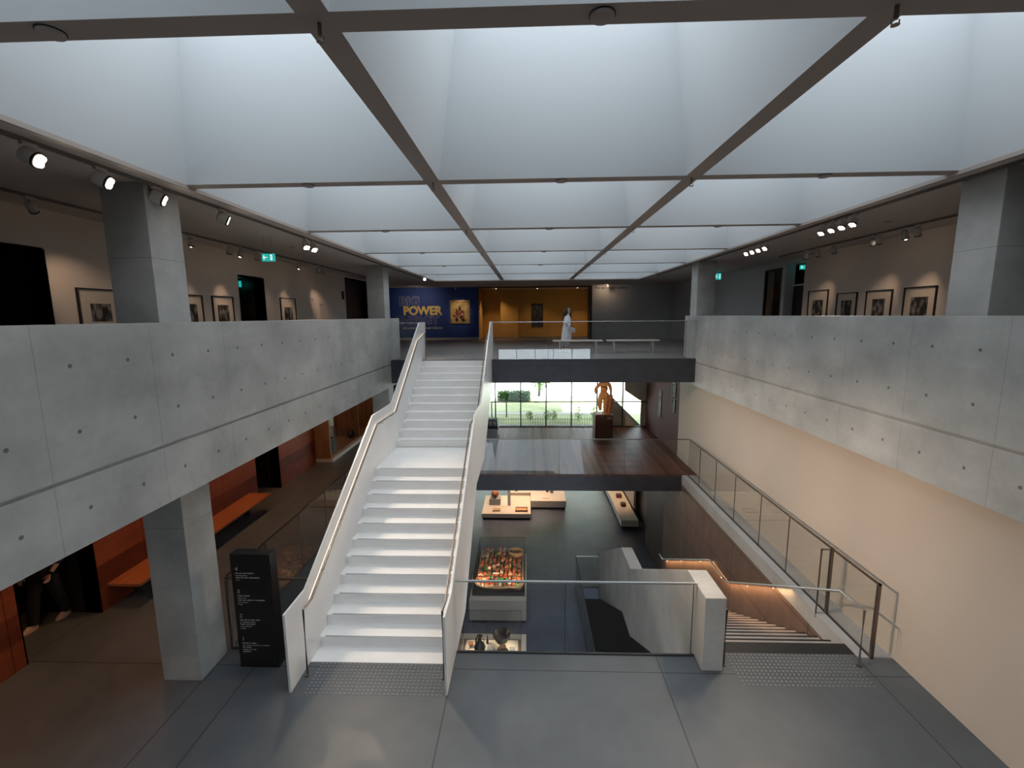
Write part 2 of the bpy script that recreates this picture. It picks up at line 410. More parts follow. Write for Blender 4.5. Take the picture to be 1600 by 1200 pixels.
# ---- skylight grid
XB = [-4.25, -1.174, 2.011, 5.09]; YB = [2.845 + 3.165*k for k in range(-2, 6)] + [21.65]; BW = .093
DEP, TAP = 1.9, .19
beams = MB()
for i, x in enumerate(XB):
    if i in (1, 2): beams.box(x-BW, x+BW, -9, 21.65, HC, HC+.10)
for k, y in enumerate(YB[:-1]):
    for i in range(3):
        xa = XB[i] + (BW if i else 0); xb = XB[i+1] - (BW if i < 2 else 0)
        beams.box(xa, xb, y-BW, y+BW, HC, HC+.10)
struct(beams.build('trim_skylight_beams', m_beam))
cof = MB(); pane = MB()
for k in range(len(YB)-1):
    for i in range(3):
        xa = XB[i] + (BW if i else 0); xb = XB[i+1] - (BW if i < 2 else 0); ya = YB[k]+BW; yb = YB[k+1] - (BW if k < len(YB)-2 else 0)
        t = TAP*DEP
        lo = [(xa,ya,HC+.001),(xb,ya,HC+.001),(xb,yb,HC+.001),(xa,yb,HC+.001)]; hi = [(xa+t,ya+t,HC+DEP),(xb-t,ya+t,HC+DEP),(xb-t,yb-t,HC+DEP),(xa+t,yb-t,HC+DEP)]
        A = [cof.bm.verts.new(p) for p in lo]; Bv = [cof.bm.verts.new(p) for p in hi]
        for q in range(4): cof._f([A[q], A[(q+1)%4], Bv[(q+1)%4], Bv[q]])
        p = MB(); p.box(xa+t, xb-t, ya+t, yb-t, HC+DEP, HC+DEP+.03)
        o = p.build('window_%d' % (k*3+i+1), m_pane); struct(o)
me_c = cof.build('ceiling_skylight_shafts', m_coffer); struct(me_c)
c = MB(); c.box(-9.0, XL, -9, 27.3, HC, HC+.15); c.box(XR-.01, 9.8, -9, 27.3, HC, HC+.15); c.box(XL, XR-.01, 21.65, 30.0, HC, HC+.15)
struct(c.build('ceiling', m_ceil))
struct(MB().box(-9.3, 10, -9.3, 27.3, HC+DEP+.05, HC+DEP+.3).box(-3.3, 4.2, 27.3, 30.0, HC+.15, HC+.3).build('ceiling_sky_blocker', m_greyw))  # unseen lids added over skylight panes and ochre room to block world light
# shadow-gap trim along both skylight edges
t = MB(); t.box(XL-.05, XL, -9, 21.65, HC-.045, HC); t.box(XR-.01, XR+.04, -9, 21.65, HC-.045, HC); t.box(XL, XR, 21.6, 21.65, HC-.045, HC)
struct(t.build('trim_skylight_edge', m_beam))

# ---- upper gallery walls
wl = MB(); T = .3
def wall_x(m, x0, x1, segs, ztop, zbot):   # segs of (y0,y1,z0,z1)
    for (a, b_, c_, d_) in segs: m.box(x0, x1, a, b_, c_, d_)
wall_x(wl, -7.6, -7.3, [(-9, 5.6, Z4, HC), (5.6, 6.93, 6.16, HC), (6.93, 11.66, Z4, HC), (11.66, 12.81, 6.18, HC), (12.81, 18.6, Z4, HC), (18.6, 21.1, 6.68, HC), (21.1, 21.4, Z4, HC)], 0, 0)
struct(wl.build('wall_upper_left', m_wallL))
wr = MB(); wall_x(wr, 8.1, 8.4, [(-9, 14.08, Z4, HC)], 0, 0)
struct(wr.build('wall_upper_right', m_wallL))
wr = MB(); wr.box(8.1, 8.4, 14.08, 15.1, 6.62, HC); wr.box(8.1, 8.4, 15.1, 15.3, Z4, HC); wr.box(8.1, 8.4, 16.35, 26.9, Z4, HC); wr.box(8.1, 8.4, 15.3, 16.35, 6.55, HC)
struct(wr.build('wall_upper_right_far', m_greyw))
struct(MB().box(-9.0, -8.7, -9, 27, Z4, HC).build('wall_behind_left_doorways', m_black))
struct(MB().box(9.5, 9.8, -9, 27, Z4, HC).build('wall_behind_right_doorway', m_darkw))
# dark linings of the left doorways
for n, (a, b_, zt) in enumerate(((5.6, 6.93, 6.16), (11.66, 12.81, 6.18), (18.6, 21.1, 6.68))):
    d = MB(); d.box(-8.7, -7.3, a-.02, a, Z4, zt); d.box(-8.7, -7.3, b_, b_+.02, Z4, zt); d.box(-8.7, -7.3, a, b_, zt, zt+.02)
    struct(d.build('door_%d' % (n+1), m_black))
# timber door inside the far left doorway
dr = thing('timber_door', 'dark brown timber door leaf standing in the far left upper doorway', 'door', (-7.55, 19.85, Z4))
B(-7.58, -7.52, 18.62, 19.84, Z4, 6.66).build('door_leaf', wood('dark_door_wood', (.035,.026,.022), (.075,.055,.045), grain=(12,12,1)), dr)
B(-7.58, -7.52, 19.86, 21.08, Z4, 6.66).build('door_leaf', m_black, dr)
# far walls of the upper level
bw = MB(); bw.box(-9, -2.85, 26.9, 27.3, Z4+.12, HC)
struct(bw.build('wall_upper_blue', m_blue))
struct(B(-9, -2.85, 26.86, 27.3, Z4, Z4+.12).build('baseboard_blue_wall', plain('pale_skirting', (.45, .42, .42), .6)))
struct(B(3.62, 9.6, 26.5, 26.9, Z4, HC).build('wall_upper_grey', m_greyw))
struct(MB().box(-2.85, 3.62, 26.9, 27.2, 6.70, HC).box(3.50, 3.62, 26.4, 27.3, Z4, 6.70).box(-2.87, -2.85, 26.85, 26.9, Z4, 6.7).build('trim_gallery_opening', m_black))
og = MB(); og.box(-3.3, 4.2, 30.0, 30.2, Z4, HC); og.box(-3.3, -2.85, 27.3, 30.0, Z4, HC); og.box(3.9, 4.2, 27.3, 30.0, Z4, HC); og.box(-1.70, -.6, 29.3, 30.0, Z4, 6.3)
struct(og.build('wall_ochre_room', m_orange))
struct(B(-2.85, 3.9, 27.2, 30.0, Z4, Z4+.006).build('floor_ochre_room', m_navyfloor))

# ---- columns
def column(x0, y0, z0, z1, label, w=.56):
    o = B(x0, x0+w, y0, y0+w, z0, z1).build('column', m_col, bevel=.012)
    tag(o, label, 'column', 'square concrete columns')
    return o
column(-5.21, 5.725, 0, HC, 'square concrete column standing on the near left floor beside the directory sign')
column(5.46, 5.725, Z4, HC, 'square concrete column behind the right parapet, nearest the camera')
column(-5.19, 15.0, 0, HC, 'square concrete column behind the far end of the left parapet, beside the navy wall')
column(5.35, 15.0, Z4, HC, 'square concrete column behind the far end of the right parapet, beside the dark wall')
column(-5.21, -3.55, 0, HC, 'square concrete column on the left side behind the camera')
column(5.46, -3.55, Z4, HC, 'square concrete column on the right side behind the camera')

# ---- right plaster wall and red wall
struct(MB().box(5.43, 5.75, -9, 16.45, -.54, 2.95).build('wall_right', m_wallR))
struct(MB().box(5.43, 5.75, 16.45, 21.4, -.54, 3.08).build('wall_right_red', m_red))
struct(MB().box(XR+.02, 5.75, -9, 15.2, 2.96, 3.26).build('ceiling_right_soffit', m_ceil))

# ---- brown panel wall beside the lower stair
struct(MB().box(4.93, 5.3, 6.64, 14.38, Z2-.4, -.30).box(4.93, 5.3, 14.38, 16.1, Z2-.4, -.54).box(4.93, 5.3, 6.2, 6.64, Z2-.4, -.54).build('wall_stair_panelled', m_panelwall))
struct(MB().box(4.932, 5.4, 16.1, 18.5, Z2, -.54).build('wall_lower_pier', wood('dark_brown_pier', (.055,.034,.026), (.09,.055,.04), grain=(10,10,1))))
struct(MB().box(5.35, 5.7, 18.5, 29, Z2, -.54).build('wall_lower_right', plain('lower_brown_wall', (.20, .145, .12), .8)))
struct(MB().box(-9.0, -8.7, 1, 29, Z2, -.54).build('wall_lower_left', m_darkw))

# ---- left gallery under the parapet
lw = MB(); lw.box(-7.8, -7.5, -9, 5.98, 0, 3.25); lw.box(-7.8, -7.5, 7.19, 12.0, 0, 3.25); lw.box(-7.8, -7.5, 13.16, 15.5, 0, 3.25); lw.box(-7.8, -7.5, 5.98, 7.19, 2.5, 3.25); lw.box(-7.8, -7.5, 12.0, 13.16, 2.5, 3.25)
struct(lw.build('wall_left_timber', m_cherry))
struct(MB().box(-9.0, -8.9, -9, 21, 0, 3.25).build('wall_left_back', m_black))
for n, (a, b_) in enumerate(((5.98, 7.19), (12.0, 13.16))):
    d = MB(); d.box(-8.9, -7.5, a-.02, a, 0, 2.5); d.box(-8.9, -7.5, b_, b_+.02, 0, 2.5)
    struct(d.build('door_%d' % (n+4), m_black))
struct(MB().box(-8.9, XL-.02, -9, 14.2, 3.25, 3.3).build('ceiling_left_gallery', m_ceil))
struct(MB().box(-7.6, -7.5, 20.3, 21.0, 0, 3.08).box(-7.5, -5.0, 20.6, 20.9, 0, 3.08).build('wall_left_far', plain('dark_red_brown_wall', (.055, .02, .015), .8)))

# ---- outer shell so daylight enters only by the windows
sh = MB()
sh.box(-9.3, -9.0, -9.3, 21.3, Z1, HC+DEP+.3); sh.box(9.8, 10.1, -9.3, 21.3, Z1, HC+DEP+.3); sh.box(-9.3, -9.0, 21.3, 27.3, 3.08, HC+DEP+.3); sh.box(9.8, 10.1, 21.3, 27.3, 3.08, HC+DEP+.3); sh.box(-9.3, -9.0, 21.3, 29.3, Z1, -.54); sh.box(9.8, 10.1, 21.3, 29.3, Z1, -.54); sh.box(-9.3, 10.1, 27.3, 27.5, HC, HC+DEP+.3)
sh.box(-9.3, 10.1, -9.6, -9.3, 2.45, HC+DEP+.3); sh.box(-9.3, 10.1, -9.6, -9.3, Z1, 1.2); sh.box(-9.3, -2.4, -9.6, -9.3, 1.2, 2.45); sh.box(5.1, 10.1, -9.6, -9.3, 1.2, 2.45)
sh.box(-9.3, -5.0, 21.0, 21.3, -.54, 3.08); sh.box(5.75, 10.1, 21.0, 21.3, -.54, 3.08)
sh.box(-9.3, 10.1, 29.0, 29.3, Z1, Z2); sh.box(-9.3, -5.0, 29.0, 29.3, Z2, -.54)
sh.box(-9.0, 9.8, 21.3, 29.3, -.54, -.40)
struct(sh.build('wall_outer_shell', m_greyw))

# ---- windows (mullions are the frame, one pane each bay)
def window_wall(n, y, x0, dx, cnt, z0, z1, zt, w=.05):
    wdw = struct(bpy.data.objects.new('window_%d' % n, None)); COL.objects.link(wdw); wdw.location = (x0+dx*cnt/2, y, z0)
    m = MB()
    for i in range(cnt+1): m.box(x0+dx*i-w/2, x0+dx*i+w/2, y-.05, y+.05, z0, z1)
    for z in zt: m.box(x0, x0+dx*cnt, y-.04, y+.04, z-.02, z+.02)
    m.box(x0, x0+dx*cnt, y-.05, y+.05, z0, z0+.03); m.box(x0, x0+dx*cnt, y-.05, y+.05, z1-.05, z1)
    m.build('window_frame', m_black, wdw)
    for i in range(cnt): B(x0+dx*i+w/2, x0+dx*(i+1)-w/2, y-.004, y+.004, z0+.03, z1-.05).build('pane', m_wglass, wdw)
window_wall(31, 20.93, -5.0, 1.167, 9, 0.0, 3.08, [1.17])
window_wall(32, 28.95, -5.0, 1.4, 7, Z2, -.54, [-1.8])
window_wall(33, -9.2, -2.4, 1.5, 5, 1.2, 2.45, [])

# ================================================================== WHITE STAIR
R_, T1 = .1719, .297
st = thing('white_staircase', 'white steel staircase with solid side panels rising to the upper bridge', 'staircase', (-2.2, 10.3, 0))
SX0, SX1 = -3.27, -1.14
def steps(y0, z0, n, r, t, last_len):
    for i in range(n):
        a = y0 + i*t; L = t if i < n-1 else last_len
        m = MB().prism([(a, z0+(i+1)*r-.05), (a, z0+(i+1)*r), (a+L+.02, z0+(i+1)*r), (a+L+.02, z0+(i+1)*r-.05), (a+.03, z0+(i+1)*r-.05), (a+.03, z0+i*r-.02), (a+.012, z0+i*r-.02), (a+.012, z0+(i+1)*r-.05)], SX0, SX1)
        o = m.build('step', m_tread, st)
        B(SX0+.09, SX1, a+.004, a+.034, z0+(i+1)*r, z0+(i+1)*r+.003).build('nosing_strip', m_nosing, o)
B(SX0, SX1, 6.12, 6.46, 0.001, .006).build('foot_plate', m_tread, st)
steps(6.44, 0, 11, R_, T1, 1.60)
steps(11.04, 11*R_, 11, .1694, .3075, .10)
zl = 11*R_
prof_top = [(5.55, 0), (5.55, 1.165), (6.14, 1.165), (9.42, 3.055), (10.78, 3.055), (13.95, 4.93), (14.74, 4.93), (14.74, 3.4)]
prof_bot = [(14.2, 3.05), (11.3, 1.56), (9.5, 1.52), (7.4, -.02), (6.41, -.02), (6.4, 0)]
for x0, x1 in ((-3.30, -3.27), (-1.14, -1.11)):
    MB().prism(prof_top + prof_bot, x0, x1).build('side_panel', m_white, st)
MB().prism([(6.42, .0), (7.41, .0), (9.5, 1.54), (11.3, 1.58), (14.2, 3.08), (14.2, 3.6), (11.1, 1.75), (9.35, 1.70)], SX0+.002, SX1-.002).build('soffit', m_white, st)
# handrails with the warm light strip under them
def rail_path(x): return [(x, 5.86, 0), (x, 5.88, 1.02), (x, 6.15, 1.02), (x, 9.42, 2.86), (x, 10.82, 2.84), (x, 13.35, 4.42), (x, 14.30, 4.60), (x, 14.30, 3.78)]
for x, sx in ((-3.19, -1), (-1.21, 1)):
    h = MB().tube(rail_path(x), .016, 8).build('handrail', m_bronze, st, smooth=True)
    MB().lathe((x, 5.86, 0), [(.035, 0), (.035, .02), (.02, .022)], 12).build('rail_foot', m_bronze, h)
    lp = rail_path(x + sx*.045)[2:7]
    q = MB()
    for a, b_ in zip(lp, lp[1:]):
        dz = Vector((0, 0, -.018)); q.tube([Vector(a)+dz, Vector(b_)+dz], .005, 4)
    q.build('light_strip', m_led, h)
    for k in range(10):
        q = MB(); y = 6.6 + k*.8; 
        z = 1.02 + (y-6.15)*.5627 if y < 9.42 else (2.85 if y < 10.8 else 2.84 + (y-10.82)*.6245)
        q.tube([(x, y, z-.015), (x, y, z-.05), (x+sx*.07, y, z-.07)], .006, 6)
        q.build('bracket', m_bronze, h)

# tactile ground studs: a field of domes, one thing
def tactile(x0, x1, y0, y1, label):
    t = thing('tactile_studs', label, 'tactile paving', ((x0+x1)/2, (y0+y1)/2, 0))
    nx = int((x1-x0)/.06)+1; ny = int((y1-y0)/.06)+1; rest = MB(); c = 0
    mt = MATS.get('stud_steel') or plain('stud_steel', (.27, .265, .26), .3, .6)
    for j in range(ny):
        for i in range(nx):
            cx, cy = x0 + i*(x1-x0)/(nx-1), y0 + j*(y1-y0)/(ny-1)
            m = MB() if c < 100 else rest
            m.lathe((cx, cy, 0.0), [(.0165, 0), (.0160, .006), (.0075, .009)], 8)
            if c < 100: m.build('stud', mt, t)
            c += 1
    rest.build('studs_beyond', mt, t)['kind'] = 'stuff'
tactile(-3.07, -1.19, 5.55, 6.09, 'field of steel tactile studs at the foot of the white stairs')
tactile(3.0, 4.76, 5.84, 6.42, 'field of steel tactile studs at the head of the stairs going down')

# ================================================================== CONCRETE STAIR DOWN
cs = thing('concrete_stair', 'dark stair going down beside the brown panelled wall', 'staircase', (3.86, 11, Z2))
r2, t2 = .1731, .322
m_dtread = plain('brown_grey_tread', (.42, .36, .32), .6, var=.1); m_dnose = plain('black_nosing', (.012, .011, .011), .5)
def down(y0, z0, n):
    for i in range(1, n+1):
        a = y0 + (i-1)*t2; L = t2 if i < n else 1.15
        o = B(2.80, 4.92, a, a+L, z0-i*r2-.2, z0-i*r2).build('step', m_dtread, cs)
        B(2.80, 4.92, a+L-.035, a+L+.004, z0-i*r2-.2, z0-i*r2+.002).build('nosing_strip', m_dnose, o)
down(6.68, 0, 13); down(6.68+12*t2+1.15, -13*r2, 13)
B(2.80, 4.92, 6.46, 6.69, .001, .004).build('landing_edge_strip', m_dnose, cs)
cw = MB().prism([(6.08, 0), (6.08, 1.14), (6.83, 1.13), (10.62, -1.06), (11.75, -1.10), (15.37, -3.20), (15.37, -4.95), (11.41, -2.76), (10.46, -2.76), (6.44, -.54), (6.4, 0)], 2.50, 2.795)
cw.build('balustrade_wall', m_con, cs, bevel=.012)
# wall handrail with light beneath
hp = [(4.82, 6.23, 0), (4.82, 6.23, .88), (4.82, 6.74, .86), (4.82, 10.61, -1.37), (4.82, 11.65, -1.38), (4.82, 15.66, -3.61), (4.82, 16.07, -3.62)]
h = MB().tube(hp, .02, 8).build('handrail', m_steel, cs, smooth=True)
MB().lathe((4.82, 6.23, 0), [(.035, 0), (.035, .02), (.02, .022)], 12).build('rail_foot', m_bronze, h)
def strip_light(p, q_, parent, w, col):
    p, q_ = Vector(p), Vector(q_); l = bpy.data.lights.new('strip_light', 'AREA'); l.shape = 'RECTANGLE'; l.size = .012; l.size_y = (q_-p).length; l.energy = w*(q_-p).length; l.color = col
    o = bpy.data.objects.new('strip_light', l); COL.objects.link(o); o.parent = parent
    yv = (q_-p).normalized(); xv = Vector((1, 0, 0)); zv = xv.cross(yv)
    m = Matrix((( xv.x, yv.x, zv.x), (xv.y, yv.y, zv.y), (xv.z, yv.z, zv.z))).to_4x4()
    m.translation = (p+q_)/2 - rootof(parent).location; o.matrix_local = m
for p_, q_ in (((4.85, 9.3, -.65), (4.85, 10.61, -1.40)), ((4.85, 8.15, 0.01), (4.85, 9.3, -.65)), ((4.85, 10.61, -1.40), (4.85, 11.65, -1.41)), ((4.85, 11.65, -1.41), (4.85, 15.66, -3.64))):
    strip_light(p_, q_, h, 3.6, (1, .60, .30))
for y, z in ((7.5, .42), (8.6, -.21), (9.6, -.79), (10.9, -1.38), (12.3, -1.74), (13.8, -2.57), (15.2, -3.35)): MB().tube([(4.82, y, z-.02), (4.82, y, z-.06), (4.93, y, z-.07)], .006, 6).build('bracket', m_steel, h)
h = MB().tube([(2.86, 6.2, 0), (2.86, 6.2, .88), (2.86, 6.74, .86), (2.86, 10.61, -1.37), (2.86, 11.65, -1.38), (2.86, 15.4, -3.5)], .018, 8).build('handrail', m_bronze, cs, smooth=True)
MB().lathe((2.86, 6.2, 0), [(.035, 0), (.035, .02), (.02, .022)], 12).build('rail_foot', m_bronze, h)

# ================================================================== GLASS BALUSTRADES
def balustrade(label, pts, z0, h, joints, cap=m_rail_st, end_post=None, base=.0, posts=(), group='glass balustrades'):
    # pts: two xy ends
    (xa, ya), (xb, yb) = pts
    r = thing('glass_balustrade', label, 'balustrade', ((xa+xb)/2, (ya+yb)/2, z0))
    alongx = abs(xb-xa) > abs(yb-ya)
    def seg(u0, u1, w, za, zb):
        m = MB()
        if alongx: m.box(u0, u1, ya-w, ya+w, za, zb)
        else: m.box(xa-w, xa+w, u0, u1, za, zb)
        return m
    u0, u1 = (xa, xb) if alongx else (ya, yb)
    us = [u0] + list(joints) + [u1]
    for a, b_ in zip(us, us[1:]): seg(a+.004, b_-.004, .006, z0+.012, z0+h-.015).build('glass_panel', m_glass, r)
    seg(u0, u1, .018, z0+h-.022, z0+h).build('top_rail', cap, r)
    seg(u0, u1, .016, z0-.03+base, z0+.02+base).build('base_channel', m_channel, r)
    if len(us) > 2:
        q = MB()
        for j in joints:
            if alongx: q.box(j-.004, j+.004, ya-.007, ya+.007, z0+.012, z0+h-.015)
            else: q.box(xa-.007, xa+.007, j-.004, j+.004, z0+.012, z0+h-.015)
        q.build('joint_seals', m_channel, r)
    for pz in posts:
        if alongx: B(pz-.02, pz+.02, ya-.02, ya+.02, z0, z0+h).build('post', m_bronze, r)
        else: B(xa-.022, xa+.022, pz-.02, pz+.02, z0, z0+h).build('post', m_bronze, r)
    return r
balustrade('glass balustrade on the near floor, between white stairs and concrete stair wall', ((-1.10, YV-.02), (2.49, YV-.02)), 0, 1.19, [.55, 2.44])
balustrade('glass balustrade along the open edge of the lower left gallery, behind the directory sign', ((-4.65, YV+.05), (-4.65, 14.34)), 0, 1.19, [7.5, 8.7, 9.9, 11.1, 12.3, 13.5], cap=m_bronze)
balustrade('short glass balustrade between the near left column and the black directory sign', ((-4.64, YV-.02), (-3.32, YV-.02)), 0, 1.19, [], cap=m_bronze, posts=(-4.62,))
balustrade('glass balustrade along the front edge of the timber-floored bridge', ((-3.2, 14.40), (5.09, 14.40)), 0, 1.19, [1.0, 3.1], cap=m_bronze)
b = balustrade('long glass balustrade with bronze rail along the warm plaster wall', ((5.11, 6.37), (5.11, 14.38)), 0, 1.20, [8.71, 9.8, 11.06, 12.23, 13.4], cap=m_bronze, posts=(6.39, 7.44))
q = MB(); q.box(4.94, 5.09, 7.434, 7.446, .0, 1.17); q.build('return_panel', m_glass, b)
q = MB(); q.box(4.93, 4.945, 7.43, 7.45, -.08, 1.18); q.box(4.93, 5.09, 7.43, 7.45, 1.165, 1.18); q.box(4.93, 5.09, 7.43, 7.45, -.08, -.065); q.build('return_frame', m_bronze, b)
balustrade('glass balustrade along the upper bridge, in front of the woman in white', ((-1.10, 14.17), (5.08, 14.17)), 3.76, 1.17, [.63, 4.78], group='x')
balustrade('short glass balustrade on the upper bridge, between the left parapet and the white stairs', ((-4.20, 14.17), (-3.31, 14.17)), 3.76, 1.17, [])
balustrade('glass balustrade beside the lowest floor opening, left of the concrete stair wall', ((1.67, 4.0), (1.67, 15.3)), Z2, 1.19, [6, 8, 10, 12, 14], cap=m_channel)
balustrade('short glass balustrade across the far end of the floor opening of the lowest gallery', ((1.69, 15.3), (2.48, 15.3)), Z2, 1.19, [])

# ================================================================== DIRECTORY SIGN
sg = thing('directory_sign', 'tall black directory sign with pale floor numbers, left of the white stairs', 'sign', (-3.97, 6.08, 0))
B(-4.26, -3.68, 6.0, 6.17, 0, 1.78).build('sign_body', m_black, sg, bevel=.004)
def bars(m, x, z, words, h, y):
    for w in words:
        n = max(1, int(w/.012))
        m.box(x, x+w-.008, y-.0015, y, z, z+h); x += w+.008
for d, z, rows in (('4', 1.53, [[.05,.05,.05,.10], [.18], [.07,.05,.05,.16], [.02,.03]]), ('3', 1.18, [[.09,.09], [.07,.05], [.07,.05,.09,.03,.13], [.05,.10], [.02,.04]]),
                   ('2', .80, [[.06,.05,.03,.07,.06], [.03,.20], [.08,.05,.08], [.07,.10], [.02,.05]]), ('1', .43, [[.10,.03,.07], [.05,.08,.12,.03,.10], [.05,.08], [.09,.05,.05], [.12], [.01]])):
    text(d, 'floor_number', m_text_w, Vector((-4.20, 5.998, z)), ROT_FACE_MY, .085, sg, extrude=.001)
    m = MB()
    for k, row in enumerate(rows): bars(m, -4.20, z-.045-.034*k, row, .009 if k % 2 else .013, 5.999)
    m.build('sign_lettering', m_text_w, sg)

# ================================================================== LEFT GALLERY BENCH
bn = thing('wall_bench', 'long reddish timber bench along the cherry panelled wall', 'bench', (-7.2, 9.5, 0))
B(-7.5, -6.9, 7.35, 11.6, .40, .45).build('seat', m_bench, bn, bevel=.006)
for y in (7.8, 9.5, 11.2): B(-7.45, -7.30, y, y+.06, 0, .40).build('leg', m_channel, bn)
# lit showcase niche at the end of the timber wall
nc = thing('showcase', 'timber-lined lit showcase on a low pale step, beyond the cherry panelled wall', 'display case', (-7.3, 17.6, 0))
B(-7.95, -6.94, 15.62, 20.3, 0, .12).build('base', m_plinth, nc)
m_cwood = wood('showcase_wood', (.30, .14, .07), (.50, .26, .14), grain=(10, 10, 1.4))
m = MB(); m.box(-7.98, -7.90, 15.62, 20.3, .12, 3.0); m.box(-7.9, -7.02, 15.62, 15.70, .12, 3.0); m.box(-7.9, -7.02, 20.22, 20.3, .12, 3.0); m.box(-7.9, -7.02, 18.4, 18.46, .12, 3.0); m.build('back_panels', m_cwood, nc)
B(-7.9, -7.0, 15.70, 20.22, .12, .20).build('display_floor', m_cwood, nc)
B(-7.02, -7.00, 15.70, 20.22, .20, 3.0).build('front_glass', m_cglass, nc)
m = MB()
m.lathe((-7.22, 16.25, .2), [(.05,0),(.12,.12),(.15,.28),(.10,.42),(.05,.5),(.08,.55)], 16)
tag(m.build('tall_vase', m_pot, smooth=True), 'dark tall vase on the showcase floor, nearest the timber wall', 'vase')
m = MB(); m.lathe((-7.25, 18.15, .2), [(.04,0),(.15,.08),(.18,.18),(.12,.28),(.06,.33)], 16)
tag(m.build('round_vase', m_pot, smooth=True), 'squat dark pot on the showcase floor, far from the timber wall', 'pot')
for yy, zz, hh, mm, lb in ((16.1, .9, 1.3, m_stone, 'pale grey carved slab hanging in the left showcase, above the dark tall vase'), (17.2, .35, 1.9, m_pot, 'tall dark standing stone slab in the middle of the left showcase'), (16.9, 1.5, 1.2, m_pot, 'dark narrow carved panel hanging between two slabs in the left showcase')):
    tag(B(-7.88, -7.80, yy-.22, yy+.2, zz if zz > .4 else .2, zz+hh if zz > .4 else hh+.2).build('carved_slab', mm, bevel=.01), lb, 'stone slab')

# ================================================================== PICTURES ON THE UPPER WALLS
def frame_x(x, s, yc, w, ztop, h, iw, ih, itop, seed, label):
    # s=+1 wall faces +X (left wall), s=-1 faces -X
    t = thing('framed_photograph', label, 'picture', (x, yc, ztop-h), 'framed photographs along the upper galleries')
    a, b_ = sorted((x, x+s*.035)); z0 = ztop-h
    m = MB(); f = .022
    m.box(a, b_, yc-w/2, yc-w/2+f, z0, ztop); m.box(a, b_, yc+w/2-f, yc+w/2, z0, ztop); m.box(a, b_, yc-w/2+f, yc+w/2-f, ztop-f, ztop); m.box(a, b_, yc-w/2+f, yc+w/2-f, z0, z0+f)
    m.build('frame', m_frame, t)
    a, b_ = sorted((x+s*.002, x+s*.012)); B(a, b_, yc-w/2+f, yc+w/2-f, z0+f, ztop-f).build('mount', m_mat, t)
    a, b_ = sorted((x+s*.012, x+s*.014)); B(a, b_, yc-iw/2, yc+iw/2, itop-ih, itop).build('photograph', photo_mat('photo_%d' % seed, seed), t)
frame_x(-7.3, 1, 7.75, .82, 5.62, 1.02, .38, .30, 5.37, 1, 'framed photograph on the upper left wall, left of the near column')
frame_x(-7.3, 1, 9.87, .76, 5.62, 1.02, .40, .48, 5.42, 2, 'framed photograph just right of the near left column, partly hidden by it')
frame_x(-7.3, 1, 10.96, .77, 5.63, 1.02, .40, .48, 5.42, 3, 'framed photograph directly left of the black upper doorway with the sign')
frame_x(-7.3, 1, 14.0, .90, 5.70, 1.08, .48, .5, 5.42, 4, 'framed photograph between the black upper doorway and the wall text')
frame_x(8.1, -1, 13.33, .88, 5.74, 1.1, .46, .55, 5.47, 5, 'framed photograph nearest the dark doorway on the upper right wall')
frame_x(8.1, -1, 12.15, .75, 5.61, 1.0, .38, .45, 5.42, 6, 'framed photograph second from the dark doorway on the upper right wall, smallest of the row')
frame_x(8.1, -1, 11.07, .80, 5.62, 1.0, .38, .45, 5.42, 7, 'framed photograph third from the dark doorway on the upper right wall')
frame_x(8.1, -1, 9.95, .80, 5.63, 1.0, .42, .40, 5.42, 8, 'framed photograph nearest the right column on the upper right wall')
# people-like dark shapes of the prints are in the photographs; wall texts
def wall_text(x, s, y0, y1, ztop, rows, label, bold=2):
    m = MB()
    for k in range(rows):
        zz = ztop - k*.045; hh = .022 if k < bold else .008
        L = (y1-y0)*(.6 if k < bold else random.uniform(.85, 1)); a, b_ = sorted((x, x+s*.002))
        y = y0
        while y < y0+L-.03:
            w = random.uniform(.03, .09); m.box(a, b_, y, min(y+w, y0+L), zz, zz+hh); y += w+.02
    tag(m.build('wall_text', m_text_k), label, 'lettering')
wall_text(-7.299, 1, 15.5, 15.98, 5.72, 20, 'column of small dark text on the spotlit upper left wall, nearer column')
wall_text(-7.299, 1, 16.2, 16.72, 5.56, 16, 'column of small dark text on the spotlit upper left wall, farther column')
th = B(-7.3, -7.26, 18.2, 18.36, 5.80, 6.12).build('wall_panel', m_black); tag(th, 'small black control panel on the wall beside the far left doorway', 'control panel')
th = B(-7.3, -7.27, 18.2, 18.32, 5.10, 5.24).build('light_switch', m_greyw); tag(th, 'small grey switch plate on the wall beside the far left doorway', 'switch')

# right far glazed partition
gp = thing('glazed_partition', 'tall dark-framed glass panel beside the dark doorway of the upper right wall', 'partition', (8.1, 15.8, Z4))
m = MB(); m.box(8.08, 8.16, 15.30, 15.36, Z4, 6.55); m.box(8.08, 8.16, 16.29, 16.35, Z4, 6.55); m.box(8.08, 8.16, 15.36, 16.29, 6.49, 6.55); m.build('partition_frame', m_black, gp)
B(8.11, 8.13, 15.36, 16.29, Z4, 6.49).build('partition_glass', m_glass, gp)
struct(B(8.38, 8.42, 14.08, 15.1, Z4, 5.95).build('door_6', m_black))
struct(B(8.36, 8.40, 14.08, 15.1, 5.95, 6.0).build('trim_1', m_greyw))

